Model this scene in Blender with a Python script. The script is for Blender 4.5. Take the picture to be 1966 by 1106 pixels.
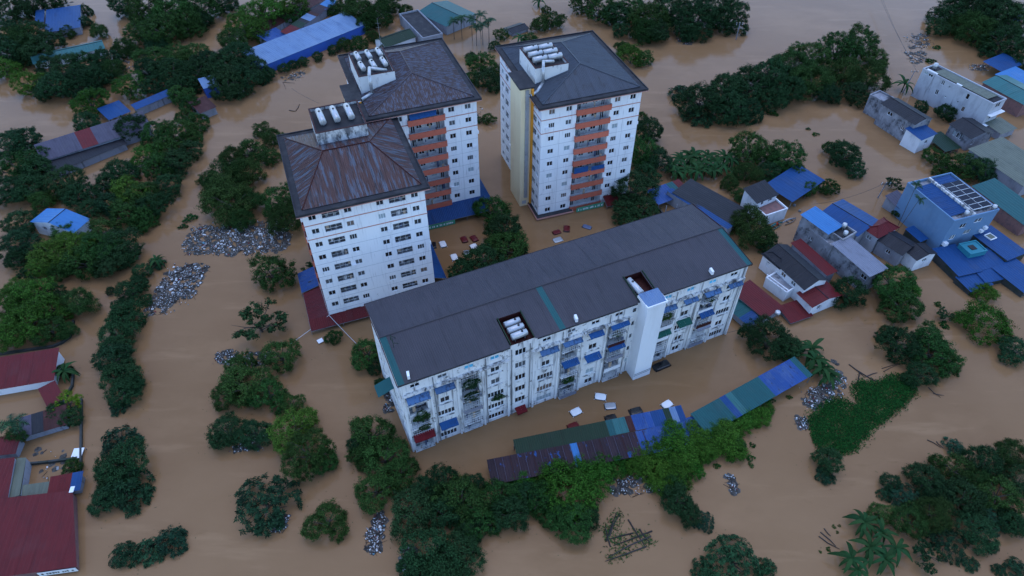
import bpy, bmesh, math, random
from mathutils import Vector, Matrix
for o in list(bpy.data.objects): bpy.data.objects.remove(o)
S = bpy.context.scene; COL = S.collection
R = math.radians
random.seed(7)

# ---------------------------------------------------------------- camera, sky, sun, exposure
CAM_H, PITCH, FOC = 100.0, R(45.6), 1311.0          # drone 100 m above the flood, survey focal length in photo pixels
cd = bpy.data.cameras.new('camera'); cd.lens = 24.0; cd.sensor_width = 36.0; cd.clip_start = 1.0; cd.clip_end = 6000.0
cam = bpy.data.objects.new('camera', cd); COL.objects.link(cam)
cam.location = (0, 0, CAM_H); cam.rotation_euler = (R(90) - PITCH, 0, 0); S.camera = cam

SUN_EL, SUN_AZ = R(80), R(0)                          # azimuth clockwise from +Y; the sun itself is veiled at dusk
w = bpy.data.worlds.new('World'); S.world = w; w.use_nodes = True
nt = w.node_tree; nt.nodes.clear()
sky = nt.nodes.new('ShaderNodeTexSky'); sky.sky_type = 'NISHITA'; sky.sun_disc = False
sky.sun_elevation = SUN_EL; sky.sun_rotation = SUN_AZ; sky.altitude = 50; sky.air_density = 1.0; sky.dust_density = 0.7; sky.ozone_density = 5.5
bg = nt.nodes.new('ShaderNodeBackground'); bg.inputs['Strength'].default_value = 0.14
wo = nt.nodes.new('ShaderNodeOutputWorld')
nt.links.new(sky.outputs[0], bg.inputs[0]); nt.links.new(bg.outputs[0], wo.inputs[0])
sl = bpy.data.lights.new('sun', 'SUN'); sl.energy = 0.08; sl.angle = R(60); sl.color = (1.0, 0.95, 0.9)
sun = bpy.data.objects.new('sun', sl); COL.objects.link(sun)
sd = Vector((math.sin(SUN_AZ) * math.cos(SUN_EL), math.cos(SUN_AZ) * math.cos(SUN_EL), math.sin(SUN_EL)))
sun.rotation_euler = sd.to_track_quat('Z', 'Y').to_euler(); sun.location = (0, 0, 200)
S.view_settings.view_transform = 'Standard'; S.view_settings.look = 'None'
S.view_settings.exposure = 1.58; S.view_settings.gamma = 1.0; S.view_settings.use_curve_mapping = False
S.render.engine = 'CYCLES'; S.render.resolution_x = 1024; S.render.resolution_y = 576

# ---------------------------------------------------------------- helpers
FW = Vector((0, math.cos(PITCH), -math.sin(PITCH))); UP = Vector((0, math.sin(PITCH), math.cos(PITCH)))
def P(u, v, z=0.0):
    """point of the place at height z that the survey photo shows at (u, v)"""
    d = FW + Vector((1, 0, 0)) * ((u - 983) / FOC) + UP * ((553 - v) / FOC)
    t = (z - CAM_H) / d.z
    return Vector((0, 0, CAM_H)) + d * t
def mpp(p): return (p - Vector((0, 0, CAM_H))).dot(FW) / FOC      # metres per photo pixel at p

class MB:
    def __init__(s): s.v = []; s.f = []; s.uv = None
    def poly(s, pts):
        i = len(s.v); s.v += [tuple(p) for p in pts]; s.f.append(tuple(range(i, i + len(pts))))
    def box(s, x0, x1, y0, y1, z0, z1):
        i = len(s.v)
        s.v += [(x0,y0,z0),(x1,y0,z0),(x1,y1,z0),(x0,y1,z0),(x0,y0,z1),(x1,y0,z1),(x1,y1,z1),(x0,y1,z1)]
        s.f += [tuple(i + k for k in q) for q in ((0,3,2,1),(4,5,6,7),(0,1,5,4),(1,2,6,5),(2,3,7,6),(3,0,4,7))]
    def obox(s, c, ax, ay, az):
        i = len(s.v); c = Vector(c)
        for sx, sy, sz in ((-1,-1,-1),(1,-1,-1),(1,1,-1),(-1,1,-1),(-1,-1,1),(1,-1,1),(1,1,1),(-1,1,1)):
            s.v.append(tuple(c + ax * sx + ay * sy + az * sz))
        s.f += [tuple(i + k for k in q) for q in ((0,3,2,1),(4,5,6,7),(0,1,5,4),(1,2,6,5),(2,3,7,6),(3,0,4,7))]
    def tube(s, p, q, r, r2=None, n=8, cap=True):
        p, q = Vector(p), Vector(q); r2 = r if r2 is None else r2
        d = (q - p).normalized(); a = d.orthogonal().normalized(); b = d.cross(a); i = len(s.v)
        for k in range(n):
            c = a * math.cos(2*math.pi*k/n) + b * math.sin(2*math.pi*k/n)
            s.v.append(tuple(p + c * r)); s.v.append(tuple(q + c * r2))
        for k in range(n):
            k2 = (k + 1) % n; s.f.append((i+2*k, i+2*k2, i+2*k2+1, i+2*k+1))
        if cap:
            s.f.append(tuple(i + 2*k for k in range(n))[::-1]); s.f.append(tuple(i + 2*k + 1 for k in range(n)))
    def path(s, pts, r, n=6):
        for a, b in zip(pts, pts[1:]): s.tube(a, b, r, n=n)
    def mesh(s, name, mat=None, smooth=False):
        me = bpy.data.meshes.new(name); me.from_pydata(s.v, [], s.f)
        if s.uv:
            l = me.uv_layers.new(name='UVMap'); 
            for lp in me.loops: l.data[lp.index].uv = s.uv[lp.vertex_index]
        if smooth: me.polygons.foreach_set('use_smooth', [True] * len(me.polygons))
        if mat: me.materials.append(MAT[mat])
        me.update(); return me

def put(name, me, parent=None, loc=(0,0,0), rz=0, sc=None, kind=None):
    o = bpy.data.objects.new(name, me); COL.objects.link(o)
    o.location = loc; o.rotation_euler = (0, 0, rz)
    if sc is not None: o.scale = sc if hasattr(sc, '__len__') else (sc,)*3
    if parent: o.parent = parent
    if kind: o['kind'] = kind
    return o
def obj(name, mb, mat, parent=None, loc=(0,0,0), rz=0, smooth=False, kind=None):
    return put(name, mb.mesh(name, mat, smooth), parent, loc, rz, None, kind)
def tag(o, label, cat, group=None):
    o['label'] = label; o['category'] = cat
    if group: o['group'] = group
    return o
def thing(name, label, cat, loc=(0,0,0), rz=0, group=None):
    o = put(name, None, None, loc, rz); o.empty_display_size = 0.5
    return tag(o, label, cat, group)
def part_label(o, label): o['label'] = label; return o

# ---------------------------------------------------------------- materials
MAT = {}
def mat(name, col, rough=0.7, spec=0.3, layers=(), rnd=0.0, isl=0.0, metal=0.0, coord='Object', bump=0.0, bscale=8.0, hue=0.0):
    """layers: (colour, (sx, sy, sz), lo, hi, amount) noise-masked stains over the base colour"""
    m = bpy.data.materials.new(name); m.use_nodes = True; MAT[name] = m
    t = m.node_tree; N = t.nodes; L = t.links; b = N['Principled BSDF']
    b.inputs['Roughness'].default_value = rough; b.inputs['Specular IOR Level'].default_value = spec; b.inputs['Metallic'].default_value = metal
    rgb = N.new('ShaderNodeRGB'); rgb.outputs[0].default_value = (*col, 1); cur = rgb.outputs[0]
    tc = N.new('ShaderNodeTexCoord'); oi = N.new('ShaderNodeObjectInfo')
    src = tc.outputs[coord]
    if coord == 'UV':                                              # every metal roof also carries water streaks and faded patches of its own
        layers = list(layers) + [(tuple(x*.5 for x in col), (1.1, .10, 1), .54, .72, .55), (tuple(x*.7 + .5*sum(col)/3 + .004 for x in col), (.16, .22, 1), .54, .72, .28)]
    for k, (c2, sc, lo, hi, am) in enumerate(layers):
        mp = N.new('ShaderNodeMapping'); mp.inputs['Scale'].default_value = sc; mp.inputs['Location'].default_value = (3.7*k, 1.3*k, 0)
        L.new(src, mp.inputs['Vector'])
        nz = N.new('ShaderNodeTexNoise'); nz.inputs['Scale'].default_value = 1.0; nz.inputs['Detail'].default_value = 5.0; nz.inputs['Roughness'].default_value = 0.62
        L.new(mp.outputs[0], nz.inputs['Vector'])
        mr = N.new('ShaderNodeMapRange'); mr.inputs[1].default_value = lo; mr.inputs[2].default_value = hi; mr.inputs[3].default_value = 0; mr.inputs[4].default_value = am
        L.new(nz.outputs[0], mr.inputs[0])
        mx = N.new('ShaderNodeMix'); mx.data_type = 'RGBA'; L.new(mr.outputs[0], mx.inputs[0]); L.new(cur, mx.inputs[6]); mx.inputs[7].default_value = (*c2, 1)
        cur = mx.outputs[2]
    if rnd or isl:
        hs = N.new('ShaderNodeHueSaturation'); L.new(cur, hs.inputs['Color']); cur = hs.outputs[0]
        if rnd:
            mr = N.new('ShaderNodeMapRange'); mr.inputs[3].default_value = 1 - rnd; mr.inputs[4].default_value = 1 + rnd; L.new(oi.outputs['Random'], mr.inputs[0]); v = mr.outputs[0]
        if isl:
            ge = N.new('ShaderNodeNewGeometry'); m2 = N.new('ShaderNodeMapRange'); m2.inputs[3].default_value = 1 - isl; m2.inputs[4].default_value = 1 + isl
            L.new(ge.outputs['Random Per Island'], m2.inputs[0])
            if rnd:
                mu = N.new('ShaderNodeMath'); mu.operation = 'MULTIPLY'; L.new(v, mu.inputs[0]); L.new(m2.outputs[0], mu.inputs[1]); v = mu.outputs[0]
            else: v = m2.outputs[0]
        L.new(v, hs.inputs['Value'])
        if hue:
            m3 = N.new('ShaderNodeMapRange'); m3.inputs[3].default_value = 0.5 - hue; m3.inputs[4].default_value = 0.5 + hue
            wn = N.new('ShaderNodeTexWhiteNoise'); wn.noise_dimensions = '1D'; L.new(oi.outputs['Random'], wn.inputs['W']); L.new(wn.outputs['Value'], m3.inputs[0]); L.new(m3.outputs[0], hs.inputs['Hue'])
    L.new(cur, b.inputs['Base Color'])
    if bump:
        nz = N.new('ShaderNodeTexNoise'); nz.inputs['Scale'].default_value = bscale; nz.inputs['Detail'].default_value = 4; L.new(tc.outputs['Object'], nz.inputs['Vector'])
        bp = N.new('ShaderNodeBump'); bp.inputs['Strength'].default_value = 1.0; bp.inputs['Distance'].default_value = bump; L.new(nz.outputs[0], bp.inputs['Height']); L.new(bp.outputs[0], b.inputs['Normal'])
    return m
def ramp_mat(name, stops, rough=0.5, spec=0.3, island=False):
    """each object (or loose piece) takes one colour of the list by chance"""
    m = bpy.data.materials.new(name); m.use_nodes = True; MAT[name] = m
    t = m.node_tree; N = t.nodes; L = t.links; b = N['Principled BSDF']
    b.inputs['Roughness'].default_value = rough; b.inputs['Specular IOR Level'].default_value = spec
    cr = N.new('ShaderNodeValToRGB'); cr.color_ramp.interpolation = 'CONSTANT'
    e = cr.color_ramp.elements
    while len(e) < len(stops): e.new(0.5)
    for k, (p, c) in enumerate(stops): e[k].position = p; e[k].color = (*c, 1)
    s = N.new('ShaderNodeNewGeometry').outputs['Random Per Island'] if island else N.new('ShaderNodeObjectInfo').outputs['Random']
    L.new(s, cr.inputs[0]); L.new(cr.outputs[0], b.inputs['Base Color'])
    return m

GRIME = (0.10, 0.10, 0.11); MOULD = (0.035, 0.036, 0.038)
mat('tower_paint', (0.78, 0.79, 0.80), 0.8, 0.2, [((0.55,0.56,0.57), (0.5,0.5,0.06), .5, .8, .5), ((0.34,0.34,0.35), (3.2,3.2,0.22), .57, .72, .55), ((0.26,0.26,0.26), (0.9,0.9,0.5), .66, .76, .55)])
mat('slab_paint', (0.70, 0.70, 0.69), 0.85, 0.2, [((0.45,0.45,0.44), (0.35,0.35,0.12), .5, .75, .6), (GRIME, (1.5,1.5,0.10), .545, .68, .85), (MOULD, (0.8,0.8,0.8), .59, .69, .9)])
mat('grimy_white', (0.62, 0.62, 0.61), 0.85, 0.2, [(GRIME, (0.8,0.8,0.5), .46, .62, .9), (MOULD, (1.8,1.8,0.5), .53, .64, .9)])
mat('shaft_paint', (0.72, 0.74, 0.76), 0.8, 0.2, [((0.5,0.5,0.5), (0.5,0.5,0.08), .5, .8, .5)])
mat('cream_paint', (0.82, 0.676, 0.424), 0.8, 0.2, [((0.648, 0.43, 0.291), (0.6,0.6,0.07), .5, .8, .5)])
mat('ochre_paint', (0.753, 0.308, 0.035), 0.8, 0.2, [((0.349, 0.149, 0.05), (0.8,0.8,0.1), .5, .8, .5)])
mat('orange_paint', (0.50, 0.135, 0.085), 0.8, 0.2, [((0.28,0.085,0.06), (0.9,0.9,0.5), .5, .75, .7)], rnd=.12)
mat('salmon_paint', (0.46, 0.235, 0.195), 0.8, 0.2)
mat('joint_grey', (0.42, 0.43, 0.45), 0.9, 0.1)
mat('charcoal', (0.030, 0.030, 0.034), 0.85, 0.2, [((0.055,0.053,0.055), (0.5,0.5,0.5), .45, .7, 1)])
mat('black_iron', (0.02, 0.02, 0.022), 0.6, 0.4)
mat('grey_pipe', (0.16, 0.17, 0.18), 0.6, 0.3)
mat('alu', (0.62, 0.64, 0.66), 0.5, 0.4, rnd=.25)
mat('steel', (0.46, 0.47, 0.48), 0.40, 0.35, [((0.22,0.23,0.24), (0.8,2.0,0.8), .48, .72, .7)], metal=.45)
mat('duct', (0.45, 0.47, 0.49), 0.42, 0.5, [((0.3,0.31,0.32), (0.9,0.9,0.9), .5, .7, .6)], metal=.6)
ramp_mat('glass', [(0, (0.012,0.014,0.018)), (.46, (0.03,0.035,0.04)), (.68, (0.09,0.10,0.11)), (.8, (0.20,0.22,0.23)), (.89, (0.33,0.40,0.42)), (.95, (0.16,0.12,0.10))], 0.12, 0.5)
mat('cyan_glass', (0.08, 0.42, 0.62), 0.3, 0.4, rnd=.2)
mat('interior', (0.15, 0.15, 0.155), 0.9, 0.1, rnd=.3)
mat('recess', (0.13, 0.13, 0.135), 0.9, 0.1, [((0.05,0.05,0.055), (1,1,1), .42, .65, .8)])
mat('balcony_white', (0.55, 0.55, 0.55), 0.9, 0.1, [((0.32,0.32,0.33), (1,1,1), .46, .7, .7)])
mat('lift_white', (0.68, 0.68, 0.67), 0.85, 0.2, [(GRIME, (0.7,0.7,0.25), .56, .74, .8), (MOULD, (1.5,1.5,0.7), .62, .72, .85)])
ramp_mat('laundry', [(0, (0.42,0.42,0.42)), (.2, (0.05,0.06,0.08)), (.38, (0.22,0.05,0.05)), (.46, (0.08,0.10,0.16)), (.58, (0.35,0.27,0.20)), (.66, (0.05,0.05,0.05)), (.88, (0.20,0.22,0.23))], 0.9, 0.1, island=True)
mat('tower_rust', (0.085, 0.098, 0.128), 0.45, 0.2, [((0.078,0.034,0.027), (1.5,0.17,1), .42, .50, .92), ((0.026,0.016,0.016), (3.2,0.22,1), .54, .62, .85)], rnd=.12, coord='UV')
mat('tower_dash', (0.088, 0.094, 0.126), 0.45, 0.2, [((0.060,0.033,0.028), (2.2,0.8,1), .44, .52, .9), ((0.030,0.020,0.020), (3.0,0.6,1), .58, .66, .7)], rnd=.08, coord='UV')
mat('tower_slate', (0.060, 0.070, 0.088), 0.45, 0.2, [((0.040,0.036,0.042), (0.9,0.4,1), .55, .68, .7)], rnd=.05, coord='UV')
mat('slab_roof', (0.041, 0.039, 0.047), 0.55, 0.2, [((0.053,0.048,0.057), (0.06,0.10,1), .42, .62, .9), ((0.030,0.027,0.034), (0.3,0.07,1), .58, .72, .5)], rnd=.02, coord='UV')
mat('teal_sheet', (0.012, 0.078, 0.082), 0.45, 0.15, [((0.014,0.055,0.060), (0.6,0.3,1), .55, .75, .6)], rnd=.035, coord='UV')
mat('green_sheet', (0.0048, 0.0256, 0.012), 0.45, 0.2, [((0.0064, 0.0176, 0.0088), (0.6,0.3,1), .55, .75, .6)], rnd=.035, coord='UV')
mat('teal_pale', (0.030, 0.125, 0.125), 0.45, 0.15, [((0.028,0.085,0.088), (0.6,0.3,1), .55, .75, .6)], rnd=.035, coord='UV')
mat('blue_sheet', (0.008, 0.050, 0.160), 0.45, 0.15, [((0.008,0.034,0.105), (0.5,0.3,1), .5, .75, .7)], rnd=.035, coord='UV')
mat('blue_worn', (0.0144, 0.0584, 0.206), 0.5, 0.2, [((0.0616, 0.11, 0.221), (0.5,0.4,1), .5, .65, .6), ((0.0112, 0.0048, 0.0064), (1.2,0.5,1), .60, .68, .8)], rnd=.1, coord='UV')
mat('blue_pale', (0.115, 0.192, 0.324), 0.45, 0.2, [((0.0664, 0.121, 0.237), (0.4,0.2,1), .5, .7, .7), ((0.0088, 0.0088, 0.024), (1.0,0.9,1), .67, .71, .8)], rnd=.035, coord='UV')
mat('blue_light', (0.0304, 0.151, 0.363), 0.45, 0.2, [((0.0176, 0.0944, 0.253), (0.4,0.2,1), .5, .75, .6)], rnd=.035, coord='UV')
mat('blue_grey', (0.0616, 0.0544, 0.0808), 0.5, 0.2, [((0.0344, 0.028, 0.0432), (0.5,0.2,1), .5, .7, .7)], rnd=.035, coord='UV')
mat('corr_blue', (0.195, 0.206, 0.253), 0.5, 0.2, [((0.13, 0.133, 0.164), (0.7,0.3,1), .5, .7, .7)], rnd=.035, coord='UV')
mat('maroon', (0.108, 0.012, 0.014), 0.5, 0.15, [((0.078,0.011,0.013), (0.4,0.2,1), .45, .7, .8)], rnd=.025, coord='UV')
mat('red_sheet', (0.112, 0.0106, 0.0119), 0.5, 0.15, [((0.0726, 0.00924, 0.0106), (0.5,0.2,1), .5, .7, .7)], rnd=.05, coord='UV')
mat('rust_sheet', (0.026, 0.014, 0.020), 0.6, 0.2, [((0.016,0.065,0.20), (0.9,0.5,1), .60, .62, .9), ((0.036,0.017,0.022), (0.7,0.3,1), .45, .6, .7)], rnd=.15, coord='UV')
mat('brown_sheet', (0.0432, 0.0104, 0.0088), 0.6, 0.2, [((0.0832, 0.0312, 0.028), (0.6,0.3,1), .5, .7, .7)], rnd=.12, coord='UV')
mat('dark_sheet', (0.016, 0.0168, 0.0216), 0.55, 0.2, [((0.0272, 0.0264, 0.032), (0.6,0.25,1), .48, .7, .8)], rnd=.035, coord='UV')
mat('grey_teal', (0.112, 0.121, 0.088), 0.5, 0.2, [((0.0664, 0.0712, 0.0512), (0.5,0.25,1), .5, .7, .7)], rnd=.035, coord='UV')
mat('concrete', (0.215, 0.215, 0.235), 0.9, 0.15, [((0.34,0.345,0.37), (0.4,0.4,0.4), .45, .6, .7), ((0.055,0.055,0.06), (0.55,0.55,0.4), .53, .63, .85), (MOULD, (1.8,1.8,0.5), .61, .7, .6)])
mat('grey_render', (0.27, 0.275, 0.305), 0.9, 0.15, [((0.17,0.175,0.20), (0.5,0.5,0.25), .5, .7, .7), ((0.09,0.09,0.10), (1.2,1.2,0.15), .58, .70, .75)])
mat('pale_wall', (0.43, 0.445, 0.48), 0.9, 0.15, [((0.29,0.30,0.335), (0.5,0.5,0.3), .48, .68, .8), ((0.14,0.14,0.15), (1.2,1.2,0.12), .58, .72, .7)])
mat('white_wall', (0.72, 0.73, 0.75), 0.85, 0.2, [((0.42,0.43,0.45), (0.6,0.6,0.2), .52, .75, .6)])
mat('sky_wall', (0.125, 0.225, 0.36), 0.85, 0.2, [((0.10,0.18,0.29), (0.3,0.3,0.15), .48, .7, .8), ((0.20,0.28,0.38), (0.2,0.2,0.2), .55, .75, .5)])
mat('blue_wall', (0.039, 0.112, 0.435), 0.75, 0.25, [((0.052, 0.106, 0.269), (0.5,0.5,0.3), .5, .7, .7)])
mat('brick_floor', (0.22, 0.12, 0.11), 0.9, 0.1, [((0.12,0.09,0.09), (1.2,1.2,1.2), .5, .65, .7)])
mat('turquoise', (0.03, 0.20, 0.26), 0.5, 0.2, [((0.02,0.17,0.24), (0.5,0.5,0.5), .5, .7, .6)])
mat('solar', (0.010, 0.012, 0.022), 0.25, 0.14, rnd=.2)
mat('white_plastic', (0.75, 0.76, 0.78), 0.5, 0.3, [((0.5,0.5,0.5), (1.5,1.5,1.5), .5, .7, .4)])
mat('red_cloth', (0.13, 0.010, 0.013), 0.8, 0.15, [((0.07,0.008,0.010), (1.5,1.5,1.5), .5, .7, .7)])
mat('blue_cloth', (0.018, 0.080, 0.23), 0.7, 0.15, [((0.018,0.045,0.12), (1.4,1.4,1.4), .5, .68, .7)], rnd=.15)
mat('slate_cloth', (0.06, 0.13, 0.26), 0.7, 0.2, [((0.02,0.03,0.06), (1.8,1.8,1.8), .52, .62, .8)], rnd=.2)
mat('green_cloth', (0.010, 0.085, 0.062), 0.7, 0.2, rnd=.1)
mat('wet_wall', (0.05, 0.052, 0.05), 0.8, 0.2, [((0.025,0.035,0.025), (0.5,0.5,0.5), .45, .65, .9)])
mat('wood_dark', (0.045, 0.038, 0.035), 0.9, 0.1, rnd=.3)
mat('bark', (0.07, 0.058, 0.048), 0.95, 0.1, [((0.13,0.12,0.10), (3,3,0.6), .5, .7, .7)])
for nm, c, sp in (('leaf_mid', (0.026,0.064,0.014), .06), ('leaf_dark', (0.017,0.046,0.016), .05), ('leaf_light', (0.040,0.094,0.013), .06), ('leaf_blue', (0.015,0.044,0.020), .07),
              ('leaf_vine', (0.034,0.096,0.011), .06), ('leaf_feather', (0.031,0.066,0.018), .04), ('leaf_banana', (0.016,0.046,0.014), .04), ('leaf_water', (0.012,0.058,0.010), .05), ('leaf_lime', (0.066,0.138,0.010), .06)):
    mat(nm, c, 0.6, sp, rnd=.24, isl=.72, hue=.02)
ramp_mat('rubbish', [(0, (0.50,0.51,0.52)), (.30, (0.26,0.265,0.27)), (.48, (0.11,0.11,0.11)), (.66, (0.15,0.12,0.10)), (.80, (0.05,0.05,0.05)), (.88, (0.10,0.22,0.28)), (.91, (0.16,0.03,0.03)), (.94, (0.60,0.60,0.60))], 0.8, 0.2, island=True)
mat('scum', (0.085, 0.078, 0.070), 0.9, 0.1, [((0.045,0.042,0.036), (1.3,1.3,1.3), .45, .6, 1), ((0.14,0.135,0.13), (3,3,3), .58, .68, .8)], isl=.3)
mat('car_white', (0.78, 0.79, 0.8), 0.3, 0.5); mat('car_silver', (0.40, 0.42, 0.45), 0.3, 0.5, metal=.4); mat('car_black', (0.012, 0.012, 0.014), 0.25, 0.5); mat('car_red', (0.11, 0.010, 0.012), 0.35, 0.3); mat('car_slate', (0.10,0.13,0.22), .35, .5)
mat('car_glass', (0.008, 0.009, 0.011), 0.08, 0.5)
mat('skin', (0.35, 0.2, 0.14), 0.6, 0.3); mat('hair', (0.012,0.01,0.01), 0.6, 0.3); mat('trousers', (0.03,0.035,0.05), 0.9, 0.1); mat('life_red', (0.62,0.07,0.03), 0.7, 0.2); mat('boat_teal', (0.03,0.25,0.27), 0.5, 0.3)
mat('banner_green', (0.04,0.26,0.16), 0.7, 0.2, [((0.10,0.35,0.22), (0.7,0.7,0.7), .5, .6, .7)])
mat('banner_white', (0.7,0.74,0.74), 0.7, 0.2); mat('ink', (0.05,0.06,0.07), 0.8, 0.1)

# flood water: silt-brown body colour under a wet, faintly rippled surface that mirrors the sky
def water_mat():
    m = mat('water', (0.245, 0.137, 0.066), 0.09, 0.25, [((0.212,0.115,0.052), (0.02,0.035,1), .4, .65, 1), ((0.285,0.162,0.080), (0.03,0.05,1), .52, .72, .9), ((0.290,0.168,0.084), (0.04,0.26,1), .56, .70, .8), ((0.165,0.088,0.036), (0.25,0.6,1), .62, .75, .35)])
    N = m.node_tree.nodes; L = m.node_tree.links; b = N['Principled BSDF']; b.inputs['IOR'].default_value = 1.33
    tc = N.new('ShaderNodeTexCoord')
    def bump(sc, dist, prev=None):
        mp = N.new('ShaderNodeMapping'); mp.inputs['Scale'].default_value = sc; L.new(tc.outputs['Object'], mp.inputs[0])
        nz = N.new('ShaderNodeTexNoise'); nz.inputs['Scale'].default_value = 1; nz.inputs['Detail'].default_value = 3; L.new(mp.outputs[0], nz.inputs['Vector'])
        bp = N.new('ShaderNodeBump'); bp.inputs['Distance'].default_value = dist; bp.inputs['Strength'].default_value = 1; L.new(nz.outputs[0], bp.inputs['Height'])
        if prev: L.new(prev, bp.inputs['Normal'])
        return bp.outputs[0]
    n1 = bump((0.25, 0.4, 1), 0.03); n2 = bump((1.3, 2.1, 1), 0.012, n1); L.new(n2, b.inputs['Normal'])
water_mat()
mb = MB(); mb.poly([(-2500,-300,0),(2500,-300,0),(2500,4000,0),(-2500,4000,0)])
obj('flood_water', mb, 'water', kind='structure')

# ---------------------------------------------------------------- building kit
def sheets(parent, pts, mt, w=1.15, rib=0.05, cols=None, name='roof_sheet', bottom=None):
    """cover a planar roof face (pts[0]->pts[1] is the eave) with ribbed metal sheets, each its own part.
    cols: optional f(fraction along eave)->material; bottom: optional f(s)->lowest t"""
    A = [Vector(p) for p in pts]; e = (A[1] - A[0]); Ln = e.length; e.normalize()
    n = e.cross(A[2] - A[1]).normalized(); n = n if n.z > 0 else -n
    d = n.cross(e).normalized()
    d = d if d.dot(A[2] - A[1]) > 0 else -d
    q = [((p - A[0]).dot(e), (p - A[0]).dot(d)) for p in A]
    s0 = min(a for a, _ in q); s1 = max(a for a, _ in q)
    def rng(s):
        ts = []
        for (a, b), (c, g) in zip(q, q[1:] + q[:1]):
            lo, hi = min(a, c), max(a, c)
            if lo - 1e-6 <= s <= hi + 1e-6:
                ts += [b, g] if abs(c - a) < 1e-6 else [b + (g - b) * (s - a) / (c - a)]
        return (min(ts), max(ts)) if ts else (0, 0)
    k = max(1, round((s1 - s0) / w)); w = (s1 - s0) / k
    out = []
    for i in range(k):
        a, b = s0 + i * w, s0 + (i + 1) * w
        prof = []
        for j in range(3):
            p0 = a + (b - a) * j / 3; pw = (b - a) / 3
            prof += [(p0, 0), (p0 + pw*.3, 0), (p0 + pw*.42, rib), (p0 + pw*.58, rib), (p0 + pw*.7, 0)]
        prof.append((b, rib * .35)); prof[0] = (a + .004, 0.0)
        m = MB(); m.uv = []; off = random.uniform(0, .012); to = random.uniform(-2, 2)
        mid = (a + b) / 2
        for s, h in prof:
            t0, t1 = rng(min(max(s, s0), s1))
            if bottom: t0 = max(t0, bottom(mid))
            t1 = max(t1, t0)
            for t in (t0, t1):
                m.v.append(tuple(A[0] + e * s + d * t + n * (h + off))); m.uv.append((s, t + to))
        for j in range(len(prof) - 1): m.f.append((2*j, 2*j+2, 2*j+3, 2*j+1))
        mm = mt if cols is None else cols((mid - s0) / (s1 - s0))
        out.append(obj(name, m, mm, parent))
    return out

FACES = {'f': (lambda W, D: (Vector((0,0,0)), Vector((1,0,0)), Vector((0,-1,0)), W), 0),
         'r': (lambda W, D: (Vector((W,0,0)), Vector((0,1,0)), Vector((1,0,0)), D), math.pi/2),
         'b': (lambda W, D: (Vector((W,D,0)), Vector((-1,0,0)), Vector((0,1,0)), W), math.pi),
         'l': (lambda W, D: (Vector((0,D,0)), Vector((0,-1,0)), Vector((-1,0,0)), D), -math.pi/2)}
def wall_face(mb, fr, z0, z1, ops, depth=0.22):
    """a wall with real openings: grid of quads that leaves the holes out, plus their reveals"""
    o, ux, n, L = fr
    xs = sorted({0, L, *[round(a, 3) for p in ops for a in p[:2]]}); zs = sorted({z0, z1, *[round(a, 3) for p in ops for a in p[2:4]]})
    at = lambda x, z, d=0: o + ux * x + Vector((0, 0, z)) - n * d
    for x0, x1 in zip(xs, xs[1:]):
        for a, b in zip(zs, zs[1:]):
            cx, cz = (x0 + x1)/2, (a + b)/2
            if any(p[0] < cx < p[1] and p[2] < cz < p[3] for p in ops): continue
            mb.poly([at(x0,a), at(x1,a), at(x1,b), at(x0,b)])
    for p in ops:
        x0, x1, a, b = p[:4]; d = p[4] if len(p) > 4 else depth
        mb.poly([at(x0,a), at(x0,a,d), at(x1,a,d), at(x1,a)]); mb.poly([at(x0,b), at(x1,b), at(x1,b,d), at(x0,b,d)])
        mb.poly([at(x0,a), at(x0,b), at(x0,b,d), at(x0,a,d)]); mb.poly([at(x1,a), at(x1,a,d), at(x1,b,d), at(x1,b)])
CACHE = {}
def win_mesh(w, h, lights, mf='alu', mp='glass'):
    key = ('w', round(w,2), round(h,2), lights, mf, mp)
    if key not in CACHE:
        t = 0.07; f = MB()
        f.box(-w/2, w/2, -.05, .05, 0, t); f.box(-w/2, w/2, -.05, .05, h - t, h)
        f.box(-w/2, -w/2 + t, -.049, .049, t, h - t); f.box(w/2 - t, w/2, -.049, .049, t, h - t)
        for k in range(1, lights):
            x = -w/2 + w * k / lights; f.box(x - t*.6, x + t*.6, -.048, .048, t, h - t)
        p = MB(); p.poly([(-w/2, 0, 0), (w/2, 0, 0), (w/2, 0, h), (-w/2, 0, h)])
        CACHE[key] = (f.mesh('window', mf), p.mesh('pane', mp))
    return CACHE[key]
def window(parent, fr, rz, x, z, w, h, lights=2, rec=0.12, mp='glass', mf='alu'):
    f, p = win_mesh(w, h, lights, mf, mp); o, ux, n, L = fr
    q = put('window', f, parent, o + ux * x - n * rec + Vector((0, 0, z)), rz)
    put('pane', p, q, (0, 0.03, 0)); return q
def grille_mesh(w, h, dz=.38, dx=.42):
    key = ('g', round(w,2), round(h,2), dz, dx)
    if key not in CACHE:
        g = MB(); t = .017
        n = max(2, round(w / dx))
        for k in range(n + 1): x = -w/2 + t + (w - 2*t) * k / n; g.box(x - t, x + t, -t, t, 0, h)
        n = max(1, round(h / dz / 1.6))
        for k in range(n + 1): zz = t + (h - 2*t) * k / n; g.box(-w/2, w/2, -t*1.3, t*1.3, zz - t, zz + t)
        CACHE[key] = g.mesh('grille', 'alu')
    return CACHE[key]
def clutter(w, h, k, seed, y0=0.15, y1=0.7):
    rr = random.Random(seed); m = MB()
    for i in range(k):
        x = rr.uniform(-w/2 + .15, w/2 - .3); ww = rr.uniform(.2, .55); hh = rr.uniform(.3, h*.75); y = rr.uniform(y0, y1)
        zt = rr.choice((0, h - hh - .05)); m.box(x, x + ww, y, y + rr.uniform(.03, .2), zt + .01, zt + hh)
    return m
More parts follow.
